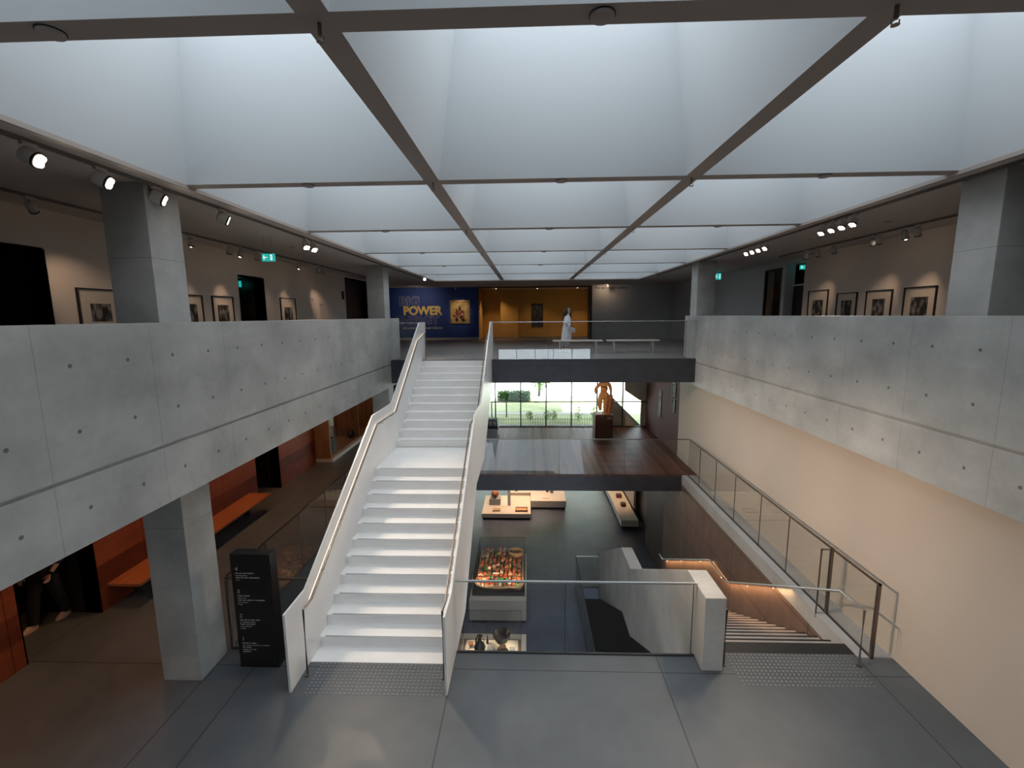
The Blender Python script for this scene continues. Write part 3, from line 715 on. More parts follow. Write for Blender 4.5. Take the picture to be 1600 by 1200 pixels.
# ================================================================== BLUE WALL LETTERING AND ARTWORK
tt = thing('exhibition_title', 'large exhibition lettering BIG POWER ENERGY on the navy wall', 'lettering', (-6.2, 26.88, 4.4))
ROW = 26.885
text('BIG', 'outlined_word', m_text_grey, Vector((-7.41, ROW, 5.73)), ROT_FACE_MY, .72, tt, outline=.009, fit=(1.16, .54), bold=.02)
text('POWER', 'yellow_word', m_text_y, Vector((-7.20, ROW, 5.18)), ROT_FACE_MY, .73, tt, extrude=.008, fit=(2.28, .53), bold=.032)
text('ENERGY', 'outlined_word', m_text_grey, Vector((-7.66, ROW, 4.66)), ROT_FACE_MY, .72, tt, outline=.009, fit=(2.56, .48), bold=.02)
text('with works from the Power Collection', 'subtitle', plain('pale_grey_lettering', (.6,.58,.55), .6), Vector((-7.30, ROW, 4.38)), ROT_FACE_MY, .155, tt, extrude=.003, fit=(2.36, .15), bold=.003)
o = text('The Ian Potter Gallery', 'gallery_title', m_text_k, Vector((3.75, 26.49, 6.56)), ROT_FACE_MY, .20, None, extrude=.003)
tag(o, 'dark lettering The Ian Potter Gallery high on the grey wall', 'lettering')
ar = thing('framed_painting', 'gilt framed painting with yellow ground and dark red figures on the navy wall', 'painting', (-3.9, 26.9, 4.68))
m = MB(); m.box(-4.48, -3.33, 26.84, 26.9, 5.94, 6.02); m.box(-4.48, -3.33, 26.84, 26.9, 4.68, 4.76); m.box(-4.48, -4.42, 26.84, 26.9, 4.76, 5.94); m.box(-3.39, -3.33, 26.84, 26.9, 4.76, 5.94)
m.build('frame', m_gold, ar, bevel=.008)
B(-4.42, -3.39, 26.87, 26.89, 4.76, 5.94).build('canvas', plain('painted_yellow_ground', (.55, .36, .12), .6, var=.4, scale=7), ar)
m = MB()
def blob(m, x, z, rx, rz, n=14, y=26.866):
    m.prism([(x+rx*math.cos(t)*random.uniform(.75, 1.1), z+rz*math.sin(t)*random.uniform(.75, 1.1)) for t in [2*math.pi*i/n for i in range(n)]], y, 26.87, 'y')
m2 = MB(); m3 = MB()
blob(m, -4.05, 5.28, .17, .16); blob(m, -4.12, 5.12, .20, .09); blob(m, -3.78, 5.28, .15, .2); blob(m, -3.76, 4.98, .14, .16); blob(m, -4.1, 5.45, .08, .12)
blob(m2, -3.92, 5.52, .07, .17, y=26.862); blob(m2, -4.10, 4.90, .10, .14, y=26.862); blob(m2, -3.85, 5.05, .10, .07, y=26.862); blob(m2, -3.72, 4.88, .12, .1, y=26.862); blob(m2, -4.28, 5.14, .05, .06, y=26.862); blob(m2, -3.9, 5.3, .04, .16, y=26.862)
blob(m3, -3.80, 5.22, .10, .05, y=26.858); blob(m3, -3.92, 5.35, .02, .1, y=26.858); blob(m3, -4.1, 5.13, .14, .02, y=26.858)
m.build('red_figures', plain('painted_red', (.30, .07, .04), .6, var=.3, scale=12), ar); m2.build('dark_figures', plain('painted_dark', (.025, .012, .018), .6), ar); m3.build('pink_figures', plain('painted_pink', (.70, .42, .36), .6), ar)
ar = thing('dark_painting', 'tall dark painting on the back wall of the ochre room', 'painting', (.60, 29.96, 4.42))
B(.26, .99, 29.94, 29.99, 4.42, 5.86).build('canvas', photo_mat('dark_canvas', 12, .02, .10), ar)

# ================================================================== LAMPS
def spot_light(name, parent, loc, tgt, w, ang, col=(1, .80, .60), blend=.9, r=.05):
    l = bpy.data.lights.new(name, 'SPOT'); l.energy = w; l.spot_size = math.radians(ang); l.spot_blend = blend; l.color = col; l.shadow_soft_size = r
    o = bpy.data.objects.new(name, l); COL.objects.link(o)
    d = (Vector(tgt)-Vector(loc)).normalized(); o.rotation_euler = d.to_track_quat('-Z', 'Y').to_euler()
    if parent: o.parent = parent; o.location = Vector(loc) - rootof(parent).location
    else: o.location = loc
    return o
def track_lamp(x, y, tgt, label, w=SPOT_W, ang=40, lit=True, R=.055, L=.15, group='track spotlights', drop=.12, lens=None, light=True, col=(1,.80,.60), soft=.05):
    z = HC - .035
    t = thing('track_spotlight', label, 'spotlight', (x, y, z-drop), group)
    B(x-.02, x+.02, y-.07, y+.07, z-.03, z).build('adapter', m_lampw, t)
    c = Vector((x, y, z-drop)); d = (Vector(tgt)-c).normalized()
    MB().tube([(x, y, z-.03), (x, y, z-drop+R*.6)], .01, 8).build('stem', m_lampw, t)
    h = MB(); h.lathe(c - d*L*.5, [(R*.55, 0), (R*.95, .02), (R, .05), (R, L)], 20, ax=d)
    hd = h.build('lamp_head', m_lampw, t, smooth=True)
    q = MB(); q.lathe(c + d*(L*.5-.012), [(R*.98, 0), (R*1.04, .0), (R*1.04, .02), (R*.9, .021), (R*.9, .006)], 20, ax=d); q.build('rim', m_black, hd)
    if lit and lens is not None and light:
        MB().ball(c + d*(L*.5+.012), .030, n=10).build('added_glow_ball', m_lens, hd)  # glowing ball added in place of light spill, so the head shows a bright dot
    if lit:
        q = MB(); u = d.cross(Vector((0, 0, 1))).normalized(); v = u.cross(d)
        for a_, b__ in ((1, 1), (1, -1), (-1, 1), (-1, -1)):
            q.lathe(c + d*(L*.5+.010) + u*a_*R*.36 + v*b__*R*.36, [(R*.38, 0), (R*.38, .004)], 12, ax=d)
        q.build('lens', lens or m_lens, hd)
        if light: spot_light('lamp_light', t, c + d*(L*.5+.03), tgt, w, ang, col, r=soft)
    return t
# left near track: four spots washing the right wall
for i, (y, ty, nm) in enumerate(((4.38, 6.0, 'nearest the camera'), (5.10, 8.2, 'second from the camera'), (5.86, 10.8, 'in front of the near left column'), (7.10, 13.6, 'just beyond the near left column'))):
    track_lamp(-4.6, y, (5.43, ty, 1.35), 'lit spotlight on the left skylight track, ' + nm, w=SPOT_W*8.0, ang=34, R=.075, col=(1, .78, .58))
track_lamp(-4.6, 9.75, (-1.6, 6.5, .8), 'lit spotlight on the left skylight track, nearer of the far pair', w=SPOT_W*3, ang=56, R=.07, soft=.28)
track_lamp(-4.6, 10.08, (-1.0, 7.5, .8), 'lit spotlight on the left skylight track, farther of the far pair', w=SPOT_W*3, ang=56, R=.07, soft=.28)
track_lamp(-4.1, 18.6, (-2, 14.0, 3.9), 'single lit spotlight on the ceiling in front of the navy wall', w=SPOT_W*.8, ang=50, R=.06)
# left wall-side track
for (x, y, ty, tz, lit, lb) in ((-6.6, 9.15, 9.9, 5.2, 1, 'above the photograph by the near column'), (-6.6, 8.85, 8.0, 5.2, 0, 'unlit, next to the near left column'), (-6.6, 10.35, 10.6, 5.2, 0, 'unlit, before the black doorway'), (-6.6, 10.75, 11.0, 5.2, 1, 'lit, before the black doorway'),
                              (-6.6, 11.7, 12.9, 5.2, 1, 'behind the green exit sign'), (-6.6, 11.4, 12.2, 5.2, 0, 'unlit, left of the green exit sign'), (-6.6, 13.5, 14.0, 5.2, 1, 'above the photograph left of the wall text'), (-6.6, 14.7, 15.8, 5.2, 0, 'unlit, above the wall text'), (-6.6, 15.05, 16.2, 5.3, 1, 'above the wall text, seen from behind')):
    track_lamp(x, y, (-7.3, ty, tz), 'white spotlight by the upper left wall, ' + lb, w=SPOT_W*(.26 if ty != 16.2 else .45), ang=44, lit=bool(lit), R=.055, L=.16, lens=m_lens_s, col=(1,.74,.52))
# right near track: two clusters of four
for j, y in enumerate((8.15, 8.42, 8.69, 8.98)):
    track_lamp(5.42, y, (1.5, y-1.8, 0), 'lit spotlight in the nearer right cluster of four, %s from the camera' % ('first', 'second', 'third', 'fourth')[j], w=SPOT_W*1.3, ang=62, R=.06, L=.11, soft=.28)
for j, y in enumerate((11.0, 11.3, 11.6, 11.9)):
    track_lamp(5.42, y, (0.5, y-2.6, 1.5), 'lit spotlight in the farther right cluster of four, %s from the camera' % ('first', 'second', 'third', 'fourth')[j], w=SPOT_W*1.3, ang=62, R=.06, L=.11, soft=.28)
for (y, ty, lit, lb) in ((8.0, 8.9, 1, 'nearest the right column'), (8.3, 8.8, 0, 'unlit, next to the one nearest the right column'), (9.5, 9.9, 1, 'above the second photograph from the right column'), (9.2, 9.9, 0, 'unlit, above the photograph nearest the right column'), (10.15, 11.1, 1, 'above the middle of the photograph row'), (10.35, 11.2, 0, 'unlit, above the middle of the photograph row'), (11.6, 12.3, 0, 'unlit, nearer the dark doorway'), (12.2, 13.3, 1, 'above the photograph by the dark doorway'), (12.7, 13.9, 0, 'unlit, closest to the dark doorway')):
    track_lamp(7.3, y, (8.1, ty, 5.2), 'white spotlight by the upper right wall, ' + lb, w=SPOT_W*.26, ang=44, lit=bool(lit), R=.055, L=.16, lens=m_lens_s, col=(1,.74,.52))
spot_light('lamp_light', track_lamp(-6.6, 6.2, (-7.3, 7.7, 5.2), 'white spotlight by the upper left wall, above the photograph left of the near column', lit=False, light=False), (-6.6, 6.3, 6.5), (-7.3, 7.7, 5.2), SPOT_W*.3, 50, (1,.74,.52))
# lighting tracks
for x, a, b_, lb in ((-4.60, 0.5, 20, 'slim ceiling lighting track along the left edge of the skylight'), (-6.6, 1, 19, 'slim ceiling lighting track close to the upper left wall'), (5.42, 1, 20, 'slim ceiling lighting track along the right edge of the skylight'), (7.3, 1, 14, 'slim ceiling lighting track close to the upper right wall')):
    tag(B(x-.018, x+.018, a, b_, HC-.037, HC-.002).build('lighting_track', plain('track_grey', (.16,.15,.14), .5)), lb, 'lighting track')
# hidden-from-view gallery lamps belonging to the rooms: downlights in the ceilings
def downlight(x, y, z, w, label, col=(1, .72, .45), ang=110, cat='downlight'):
    t = thing('downlight', label, cat, (x, y, z-.02), 'ceiling downlights')
    MB().lathe((x, y, z-.02), [(.055, 0), (.06, .02)], 16).build('rim', m_lampw, t)
    MB().lathe((x, y, z-.024), [(.04, 0), (.04, .003)], 16).build('lens', m_lens_s, t)
    spot_light('lamp_light', t, (x, y, z-.04), (x, y, z-3), w, ang, col, blend=.8)
    return t
for k, y in enumerate((3.2, 5.4, 7.6, 9.8, 12.0, 14.0)):
    downlight(-6.7, y, 3.25, 64, '%s downlight in the ceiling along the cherry timber wall' % ('nearest', 'second', 'third', 'fourth', 'fifth', 'farthest')[k], (1, .50, .22))
downlight(-7.4, 17.0, 3.0, 30, 'downlight inside the top of the left showcase, nearer', (1, .66, .38)); downlight(-7.4, 19.4, 3.0, 22, 'downlight inside the top of the left showcase, farther', (1, .66, .38))
downlight(4.9, 19.4, 3.06, 12, 'downlight in front of the dark red wall', (1, .6, .4))
dl = downlight(2.5, 16.6, 3.06, 60, 'downlight in the soffit in front of the carved statue', (1, .72, .45), 50); spot_light('lamp_light', dl, (2.5, 16.6, 3.02), (3.17, 19.1, 1.7), 230, 34, (1, .74, .48))
downlight(-1.9, 28.4, HC, 125, 'downlight in the ochre room ceiling, left', (1, .75, .5)); downlight(3.0, 28.4, HC, 125, 'downlight in the ochre room ceiling, right', (1, .75, .5)); downlight(.6, 28.8, HC, 60, 'downlight in the ochre room ceiling, at the back', (1, .75, .5))
track_lamp(-3.9, 25.3, (-3.9, 26.9, 5.35), 'small dark spotlight aimed at the gilt framed painting', w=70, ang=50, R=.05, lens=m_lens_s)
track_lamp(-6.0, 24.9, (-6.2, 26.9, 5.4), 'small dark spotlight aimed at the title lettering on the navy wall', w=75, ang=120, R=.05, lens=m_lens_s)
track_lamp(4.4, 25.9, (4.4, 26.5, 6.5), 'small spotlight aimed at the gallery lettering on the grey wall', w=40, ang=95, R=.035, L=.08, drop=.07, lit=False, light=False)
spot_light('lamp_light', bpy.data.objects[-1] if False else None, (4.3, 25.75, 6.68), (4.4, 26.5, 6.45), 11, 140, (1,.7,.45))
# lower gallery
downlight(-1.0, 21.4, -.56, 520, 'downlight above the low plinth with the round head in the lowest gallery', (1, .66, .40), 85)
downlight(.6, 23.0, -.56, 420, 'downlight above the long far plinth in the lowest gallery', (1, .66, .40), 85)
downlight(4.6, 22.6, -.56, 260, 'downlight above the long narrow plinth in the lowest gallery', (1, .62, .36), 70)


# ---- detectors and sprinklers under the skylight beams
cnt = 0
rown = ('nearest', 'second', 'third', 'fourth', 'fifth', 'sixth')
for k, y in enumerate(YB[2:7]):
    for i, x in enumerate((-2.75, .42, 3.6)):
        if k > 2 and i == 2: continue
        t = thing('smoke_detector', 'small round detector under the %s skylight cross beam, %s bay' % (rown[k], ('left', 'middle', 'right')[i]), 'detector', (x, y, HC-.03), 'detectors under the skylight beams')
        MB().lathe((x, y, HC-.03), [(.035, 0), (.065, .008), (.07, .03)], 20).build('detector_body', m_beam, t, smooth=True)
        MB().lathe((x, y, HC-.006), [(.074, 0), (.074, .006)], 20).build('detector_base', m_channel, t)
    for i, x in enumerate((XB[1], XB[2])):
        t = thing('sprinkler', 'small hanging sprinkler where the %s cross beam meets the %s long beam' % (rown[k], ('left', 'right')[i]), 'sprinkler', (x, y, HC-.10), 'sprinklers at the beam crossings')
        MB().tube([(x, y, HC-.07), (x, y, HC)], .012, 8).build('pipe', m_bronze, t)
        MB().tube([(x-.02, y, HC-.07), (x-.02, y, HC-.095)], .004, 6).tube([(x+.02, y, HC-.07), (x+.02, y, HC-.095)], .004, 6).lathe((x, y, HC-.10), [(.022, 0), (.022, .005)], 10).build('deflector', m_bronze, t)
# ceiling discs
for x, y, lb in ((-5.75, 7.6, 'left gallery ceiling, near'), (-5.6, 11.2, 'left gallery ceiling, middle'), (6.6, 9.0, 'right gallery ceiling, near'), (6.3, 10.9, 'right gallery ceiling, far')):
    tag(MB().lathe((x, y, HC-.03), [(.04, 0), (.06, .01), (.06, .03)], 16).build('ceiling_sensor', m_lampw), 'small round sensor on the upper ' + lb, 'sensor')

# ---- exit signs
def exit_sign(label, c, axis, w, h, arrow=-1, glow=1):
    t = thing('exit_sign', label, 'sign', (c[0], c[1], c[2]-h/2), 'green exit signs')
    x, y, z = c
    def bx(m, u0, u1, z0, z1, d0, d1):
        if axis == 'y': m.box(x+u0, x+u1, y+d0, y+d1, z+z0, z+z1)
        else: m.box(x-d1, x-d0, y+u0, y+u1, z+z0, z+z1) if axis == '-x' else m.box(x+d0, x+d1, y+u0, y+u1, z+z0, z+z1)
        return m
    bx(MB(), -w/2, w/2, -h/2, h/2, -.02, .02).build('sign_face', m_led_sign, t)
    m = MB(); e = -.022 if axis == 'y' else .022; d0, d1 = (min(e, e*.9), max(e, e*.9))
    # running figure in a doorway on the right half, arrow on the left half
    k = w/2; s = -arrow
    bx(m, s*(.52*k)-.12*k*1.2, s*(.52*k)-.12*k*1.2+.30*k, -h*.36, h*.36, d0, d1)
    bx(m, -s*.75*k if s > 0 else .15*k, (-s*.15*k) if s > 0 else .75*k, -.05*h, .05*h, d0, d1)
    ax_ = -s*.72*k
    bx(m, ax_-.05*k, ax_+.05*k, -.2*h, .2*h, d0, d1); bx(m, ax_+s*.04*k if s>0 else ax_-.14*k, ax_+.14*k if s>0 else ax_-.04*k, -.3*h, .3*h, d0, d1)
    m.build('white_pictogram', m_sign_w, t)
    m = MB(); k2 = 1.2
    bx(m, s*(.5*k)-.02*k, s*(.5*k)+.07*k, -h*.2, h*.2, d0*1.05, d1*1.05) 
    m.build('runner_figure', m_led_sign, t)
    return t
t = exit_sign('green exit sign with running figure and arrow hanging from the upper left ceiling', (-5.30, 9.55, 6.33), 'y', .26, .15)
MB().tube([(-5.38, 9.55, 6.40), (-5.38, 9.55, HC)], .004, 6).tube([(-5.22, 9.55, 6.40), (-5.22, 9.55, HC)], .004, 6).build('suspension_rods', m_steel, t)
exit_sign('blue-green exit sign glowing inside the black upper left doorway', (-8.0, 12.6, 6.03), 'y', .36, .16)
exit_sign('small pale exit sign beside the far right column', (7.4, 18.6, 6.55), 'y', .24, .24)
exit_sign('small green exit sign inside the dark doorway of the upper right wall', (8.45, 14.75, 6.50), 'y', .24, .13)
exit_sign('pale exit sign low in the far right corner of the upper level', (7.9, 23.0, 5.6), 'y', .16, .16) if False else None

# ================================================================== UPPER BENCHES
def bench(x0, x1, y, label):
    t = thing('gallery_bench', label, 'bench', ((x0+x1)/2, y, Z4), 'pale benches on the upper bridge')
    B(x0, x1, y-.2, y+.2, Z4+.41, Z4+.45).build('seat', m_bench_w, t, bevel=.004)
    for xx in (x0+.22, x1-.26):
        m = MB(); m.box(xx, xx+.04, y-.18, y-.14, Z4, Z4+.41); m.box(xx, xx+.04, y+.14, y+.18, Z4, Z4+.41); m.build('leg', m_bench_w, t)
bench(.92, 2.72, 16.96, 'pale flat bench on the upper bridge, in front of the woman')
bench(2.88, 4.75, 16.96, 'pale flat bench on the upper bridge, nearer the right parapet')

# ================================================================== PEOPLE
def hand(parent, wrist, d, side, mat, name='hand', s=1.0, curl=.5, up=Vector((0, 0, 1))):
    # palm + four fingers + thumb as separate skinned chains, fused into one mesh
    d = Vector(d).normalized(); sd = Vector(side).normalized(); n = d.cross(sd)
    v = []; e = []; r = []
    w = Vector(wrist)
    v += [w, w+d*.045*s, w+d*.085*s]; e += [(0,1),(1,2)]; r += [(.024*s,.018*s),(.036*s,.016*s),(.036*s,.015*s)]
    for k, (off, L) in enumerate(((-.030, .065), (-.010, .075), (.010, .070), (.030, .055))):
        b0 = w + d*.088*s + sd*off*s; i = len(v)
        dd = (d*math.cos(curl*.5) + n*math.sin(curl*.5)); d2 = (d*math.cos(curl*1.3) + n*math.sin(curl*1.3))
        v += [b0, b0+dd*L*.5*s, b0+dd*L*.5*s+d2*L*.5*s]; e += [(2, i), (i, i+1), (i+1, i+2)]; r += [.009*s, .0085*s, .007*s]
    i = len(v); b0 = w + d*.03*s - sd*.028*s
    v += [b0, b0 - sd*.025*s + d*.03*s + n*.01*s, b0 - sd*.03*s + d*.06*s + n*.02*s]; e += [(1, i), (i, i+1), (i+1, i+2)]; r += [.012*s, .010*s, .008*s]
    return bake(skin(name, v, e, r, mat, parent, 1))
def head(parent, c, yaw, s=1.0, hair_len=.30, tilt=0):
    # c: centre of head; faces direction yaw (0 = +X)
    f = Vector((math.cos(yaw), math.sin(yaw), 0)); l = Vector((-f.y, f.x, 0)); c = Vector(c)
    v = []; m = MB()
    prof = [(-.125, .030, .034, .035), (-.112, .048, .045, .030), (-.085, .066, .060, .014), (-.05, .074, .068, .006), (-.01, .078, .073, .0), (.03, .083, .075, -.004), (.065, .082, .072, -.008), (.095, .066, .058, -.010), (.112, .040, .036, -.010), (.118, .012, .012, -.010)]
    m.loft([((c + f*o*s)[:2] + (c.z+z*s,) if False else ((c+f*o*s).x, (c+f*o*s).y, c.z+z*s), rx*s, ry*s, yaw) for z, rx, ry, o in prof], 18)
    hd = m.build('head', m_skin, parent, smooth=True)
    q = MB()
    a = c + f*.078*s + Vector((0,0,.012*s))
    q.tube([a, a+f*.012*s-Vector((0,0,.022*s)), a+f*.020*s-Vector((0,0,.036*s)), a+f*.004*s-Vector((0,0,.042*s))], [.005*s, .008*s, .011*s, .008*s], 8); q.build('nose', m_skin, hd, smooth=True)
    q = MB()
    for sgn in (-1, 1): q.ball(c + f*.070*s + l*sgn*.030*s + Vector((0,0,.008*s)), .011*s, .011*s, .007*s, 8)
    q.build('eyes', plain('eye_dark', (.03,.02,.02), .3), hd)
    q = MB(); q.ball(c + f*.076*s - Vector((0,0,.055*s)), .010*s, .022*s, .007*s, 10); q.build('mouth', plain('lips', (.35,.12,.10), .5), hd)
    q = MB()
    for sgn in (-1, 1): q.ball(c + l*sgn*.075*s - Vector((0,0,.005*s)), .018*s, .008*s, .03*s, 8)
    q.build('ears', m_skin, hd)
    return hd
def woman():
    x, y, z0 = 1.50, 17.72, Z4
    t = thing('person', 'woman in a long white coat with dark hair, standing behind the upper bench', 'person', (x, y, z0))
    H_ = 1.62
    def p(dx, dy, dz): return (x+dx, y+dy, z0+dz)
    # continuous body, facing +X, slightly toward the viewer
    V = [p(0,0,.86), p(.005,0,1.02), p(.0,0,1.18), p(-.01,0,1.32), p(0,0,1.38), p(.02,0,1.44),
         p(-.01,-.09,.82), p(.03,-.09,.46), p(-.02,-.09,.09), p(.10,-.10,.04),
         p(-.01,.09,.82), p(-.04,.09,.46), p(-.14,.09,.10), p(-.03,.10,.04),
         p(-.02,-.17,1.30), p(-.06,-.23,1.06), p(.10,-.24,.92), p(-.02,.17,1.30), p(-.07,.22,1.06), p(.06,.22,.90)]
    Ed = [(0,1),(1,2),(2,3),(3,4),(4,5),(0,6),(6,7),(7,8),(8,9),(0,10),(10,11),(11,12),(12,13),(3,14),(14,15),(15,16),(3,17),(17,18),(18,19)]
    Rr = [(.13,.12),(.11,.10),(.12,.11),(.10,.09),.05,.045,.085,.055,.038,.03,.085,.055,.038,.03,.055,.042,.028,.055,.042,.028]
    bake(skin('body', V, Ed, Rr, m_skin, t, 2))
    # trousers
    m = MB()
    for a, b_, c_ in ((6, 7, 8), (10, 11, 12)):
        m.tube([V[a], V[b_], (V[c_][0], V[c_][1], V[c_][2]+.08)], [.10, .085, .085], 14)
    m.build('trousers', plain('pale_grey_trousers', (.50,.48,.50), .85), t, smooth=True)
    # coat: long, open at the front
    m = MB()
    m.loft([(p(-.03,0,.42), .20, .24), (p(-.02,0,.60), .19, .225), (p(-.01,0,.85), .165, .20), (p(0,0,1.02), .14, .175), (p(-.005,0,1.18), .145, .185), (p(-.015,0,1.30), .125, .19), (p(-.01,0,1.36), .085, .12), (p(0,0,1.40), .062, .07)], 24)
    for s in (-1, 1):
        m.tube([p(-.02,.17*s,1.31), p(-.06,.235*s,1.06), p(.06,.24*s,.94)], [.075, .066, .055], 14)
    ct = m.build('coat', m_coat, t, smooth=True)
    MB().tube([p(.075,-.05,1.38), p(.135,-.03,1.15), p(.16,-.02,.85), p(.17,-.01,.45)], [.018,.014,.012,.012], 8).build('coat_opening', m_cloth_k, ct)
    MB().loft([(p(.01,0,1.36), .058, .058), (p(.02,0,1.44), .05, .05)], 14).build('collar', plain('black_collar', (.02,.02,.02), .8), ct)
    head(t, p(.035, -.005, 1.515), -.95, 1.0)
    m = MB()
    m.loft([(p(-.09,.02,1.10), .06, .10), (p(-.085,.02,1.24), .09, .135), (p(-.06,.03,1.38), .10, .14), (p(-.03,.03,1.47), .098, .118), (p(-.005,.03,1.545), .095, .105), (p(.012,.02,1.60), .09, .092), (p(.02,.01,1.634), .055, .06), (p(.02,.01,1.646), .015, .015)], 20)
    m.tube([p(.07,.085,1.60), p(.11,.08,1.46), p(.125,.06,1.30), p(.12,.05,1.18)], [.035,.05,.045,.025], 10)
    m.tube([p(-.045,-.06,1.61), p(-.075,-.09,1.45), p(-.06,-.12,1.28), p(-.05,-.13,1.15)], [.04,.055,.05,.025], 10)
    m.build('hair', m_hair, t, smooth=True)
    hand(t, p(.10,-.24,.92), (.8,.1,-.45), (0,.3,1), m_skin); hand(t, p(.06,.22,.90), (.6,-.3,-.6), (0,.3,1), m_skin)
    for a in (8, 12):
        c = Vector(V[a]); MB().loft([((c.x+.04, c.y, z0), .12, .045), ((c.x+.045, c.y, z0+.03), .125, .048), ((c.x+.02, c.y, z0+.07), .085, .042), ((c.x-.01, c.y, z0+.11), .05, .04)], 14).build('shoe', m_shoe_w, t, smooth=True)
    bg_ = thing('handbag', 'small pale bag held at the hip of the woman in the white coat', 'bag', p(.14, -.30, .72))
    B(x+.02, x+.27, y-.36, y-.29, z0+.72, z0+.88).build('bag_body', plain('pale_leather', (.48,.44,.46), .5), bg_, bevel=.015)
    MB().tube([p(.05,-.32,.88), p(.09,-.29,.955), p(.19,-.29,.955), p(.24,-.32,.88)], .007, 8).build('bag_handle', m_black, bg_)
woman()
def walker():
    x, y, z0 = -8.14, 6.93, 0
    t = thing('person', 'person in black clothes and tan shoes walking in the dark doorway', 'person', (x, y, z0))
    def p(dx, dy, dz): return (x+dx, y+dy, z0+dz)
    V = [p(0,0,.92), p(0,0,1.08), p(0,0,1.25), p(0,0,1.40), p(0,.0,1.47), p(0,0,1.54),
         p(.09,0,.88), p(.08,.10,.50), p(.06,.20,.10), p(.06,.10,.04),
         p(-.09,0,.88), p(-.08,-.16,.50), p(-.10,-.20,.10), p(-.10,-.32,.04),
         p(.19,0,1.38), p(.24,.05,1.10), p(.20,-.08,.94), p(-.19,0,1.38), p(-.25,-.02,1.10), p(-.22,-.14,.92)]
    Ed = [(0,1),(1,2),(2,3),(3,4),(4,5),(0,6),(6,7),(7,8),(8,9),(0,10),(10,11),(11,12),(12,13),(3,14),(14,15),(15,16),(3,17),(17,18),(18,19)]
    Rr = [(.14,.11),(.13,.10),(.15,.11),(.12,.09),.055,.05,.09,.062,.042,.035,.09,.062,.042,.035,.06,.046,.03,.06,.046,.03]
    bake(skin('body', V, Ed, Rr, m_skin, t, 2))
    m = MB()
    m.loft([(p(0,0,.84), .17, .14), (p(0,0,1.0), .165, .13), (p(0,0,1.22), .185, .135), (p(0,0,1.38), .19, .12), (p(0,0,1.45), .10, .09), (p(0,0,1.48), .06, .06)], 20)
    for s, a, b_, c_ in ((1, 14, 15, 16), (-1, 17, 18, 19)): m.tube([V[a], V[b_], V[c_]], [.075,.06,.042], 12)
    m.build('jacket', m_cloth_k, t, smooth=True)
    m = MB()
    for a, b_, c_ in ((6, 7, 8), (10, 11, 12)): m.tube([V[a], V[b_], V[c_]], [.11,.09,.075], 14)
    m.build('trousers', m_cloth_k, t, smooth=True)
    head(t, p(0, -.02, 1.63), -math.pi/2, 1.0)
    m = MB(); m.loft([(p(0,.03,1.58), .08, .075), (p(0,.02,1.66), .088, .09), (p(0,.01,1.72), .075, .085), (p(0,0,1.755), .03, .04)], 16); m.build('hair', m_hair, t, smooth=True)
    hand(t, V[16], (0,-.5,-.85), (1,0,0), m_skin); hand(t, V[19], (0,-.5,-.85), (-1,0,0), m_skin)
    for a in (8, 12):
        c = Vector(V[a]); MB().loft([((c.x, c.y-.06, z0), .048, .13), ((c.x, c.y-.06, z0+.035), .05, .135), ((c.x, c.y-.03, z0+.08), .045, .09), ((c.x, c.y, z0+.12), .045, .05)], 14).build('shoe', m_shoe, t, smooth=True)
walker()

# ================================================================== TIMBER BRIDGE OBJECTS
sp_ = thing('statue_plinth', 'tall brown timber plinth under the carved statue on the bridge', 'plinth', (3.17, 19.2, 0))
B(2.80, 3.53, 18.86, 19.6, 0, .99).build('plinth_body', m_plinth_b, sp_, bevel=.006)
B(3.30, 3.50, 18.85, 18.86, .80, .92).build('caption_label', plain('caption_card', (.30,.24,.22), .6), sp_)
def statue():
    y = 19.15
    t = thing('statue', 'carved orange-brown statue of a nude figure leaning on a support, seen from behind', 'statue', (3.17, y, .99))
    def q(px, z, dy=0): return ((px-945)/720.24*19.2*1.0 + 3.20, y+dy, z)
    V = [q(943.5,1.76), q(944,1.95), q(945,2.15), q(945,2.28), q(945.5,2.38), q(945.5,2.48), q(945.5,2.56),
         q(938.5,1.68), q(938,1.36,-.03), q(939.5,1.12),
         q(948,1.68), q(947,1.38,.02), q(946.5,1.10), q(946.5,1.0,.02), q(948,1.0,-.06),
         q(937.2,2.24), q(930.0,2.02,-.03), q(932,1.84,-.06),
         q(952.5,2.24), q(955.5,2.0,.04), q(955.5,1.78,.05)]
    Ed = [(0,1),(1,2),(2,3),(3,4),(4,5),(5,6),(0,7),(7,8),(8,9),(0,10),(10,11),(11,12),(12,13),(13,14),(3,15),(15,16),(16,17),(3,18),(18,19),(19,20)]
    Rr = [(.20,.16),(.175,.13),(.22,.15),(.21,.13),.085,.10,.09, .135,.10,.05, .14,.105,.07,.06,.04, .10,.06,.04, .10,.065,.05]
    bake(skin('figure_body', V, Ed, Rr, m_statue, t, 2))
    m = MB(); m.tube([q(955.5,1.80,.05), q(955,1.6,.05), q(954,1.35,.05), q(953,1.12,.05), q(952.5,1.0,.05)], [.08,.11,.12,.10,.13], 12)
    m.tube([q(951,1.72,.1), q(953,1.45,.0), q(950.5,1.2,.0)], [.03,.05,.02], 8)
    m.build('club_support', plain('dark_carved_wood', (.26,.09,.03), .5, var=.3, scale=10), t, smooth=True)
    MB().tube([q(943,1.0), q(943,1.3,.02)], .012, 8).build('support_rod', m_channel, t)
    MB().box(2.86, 3.46, y-.2, y+.25, .99, 1.005).build('statue_base', m_statue, t)
statue()
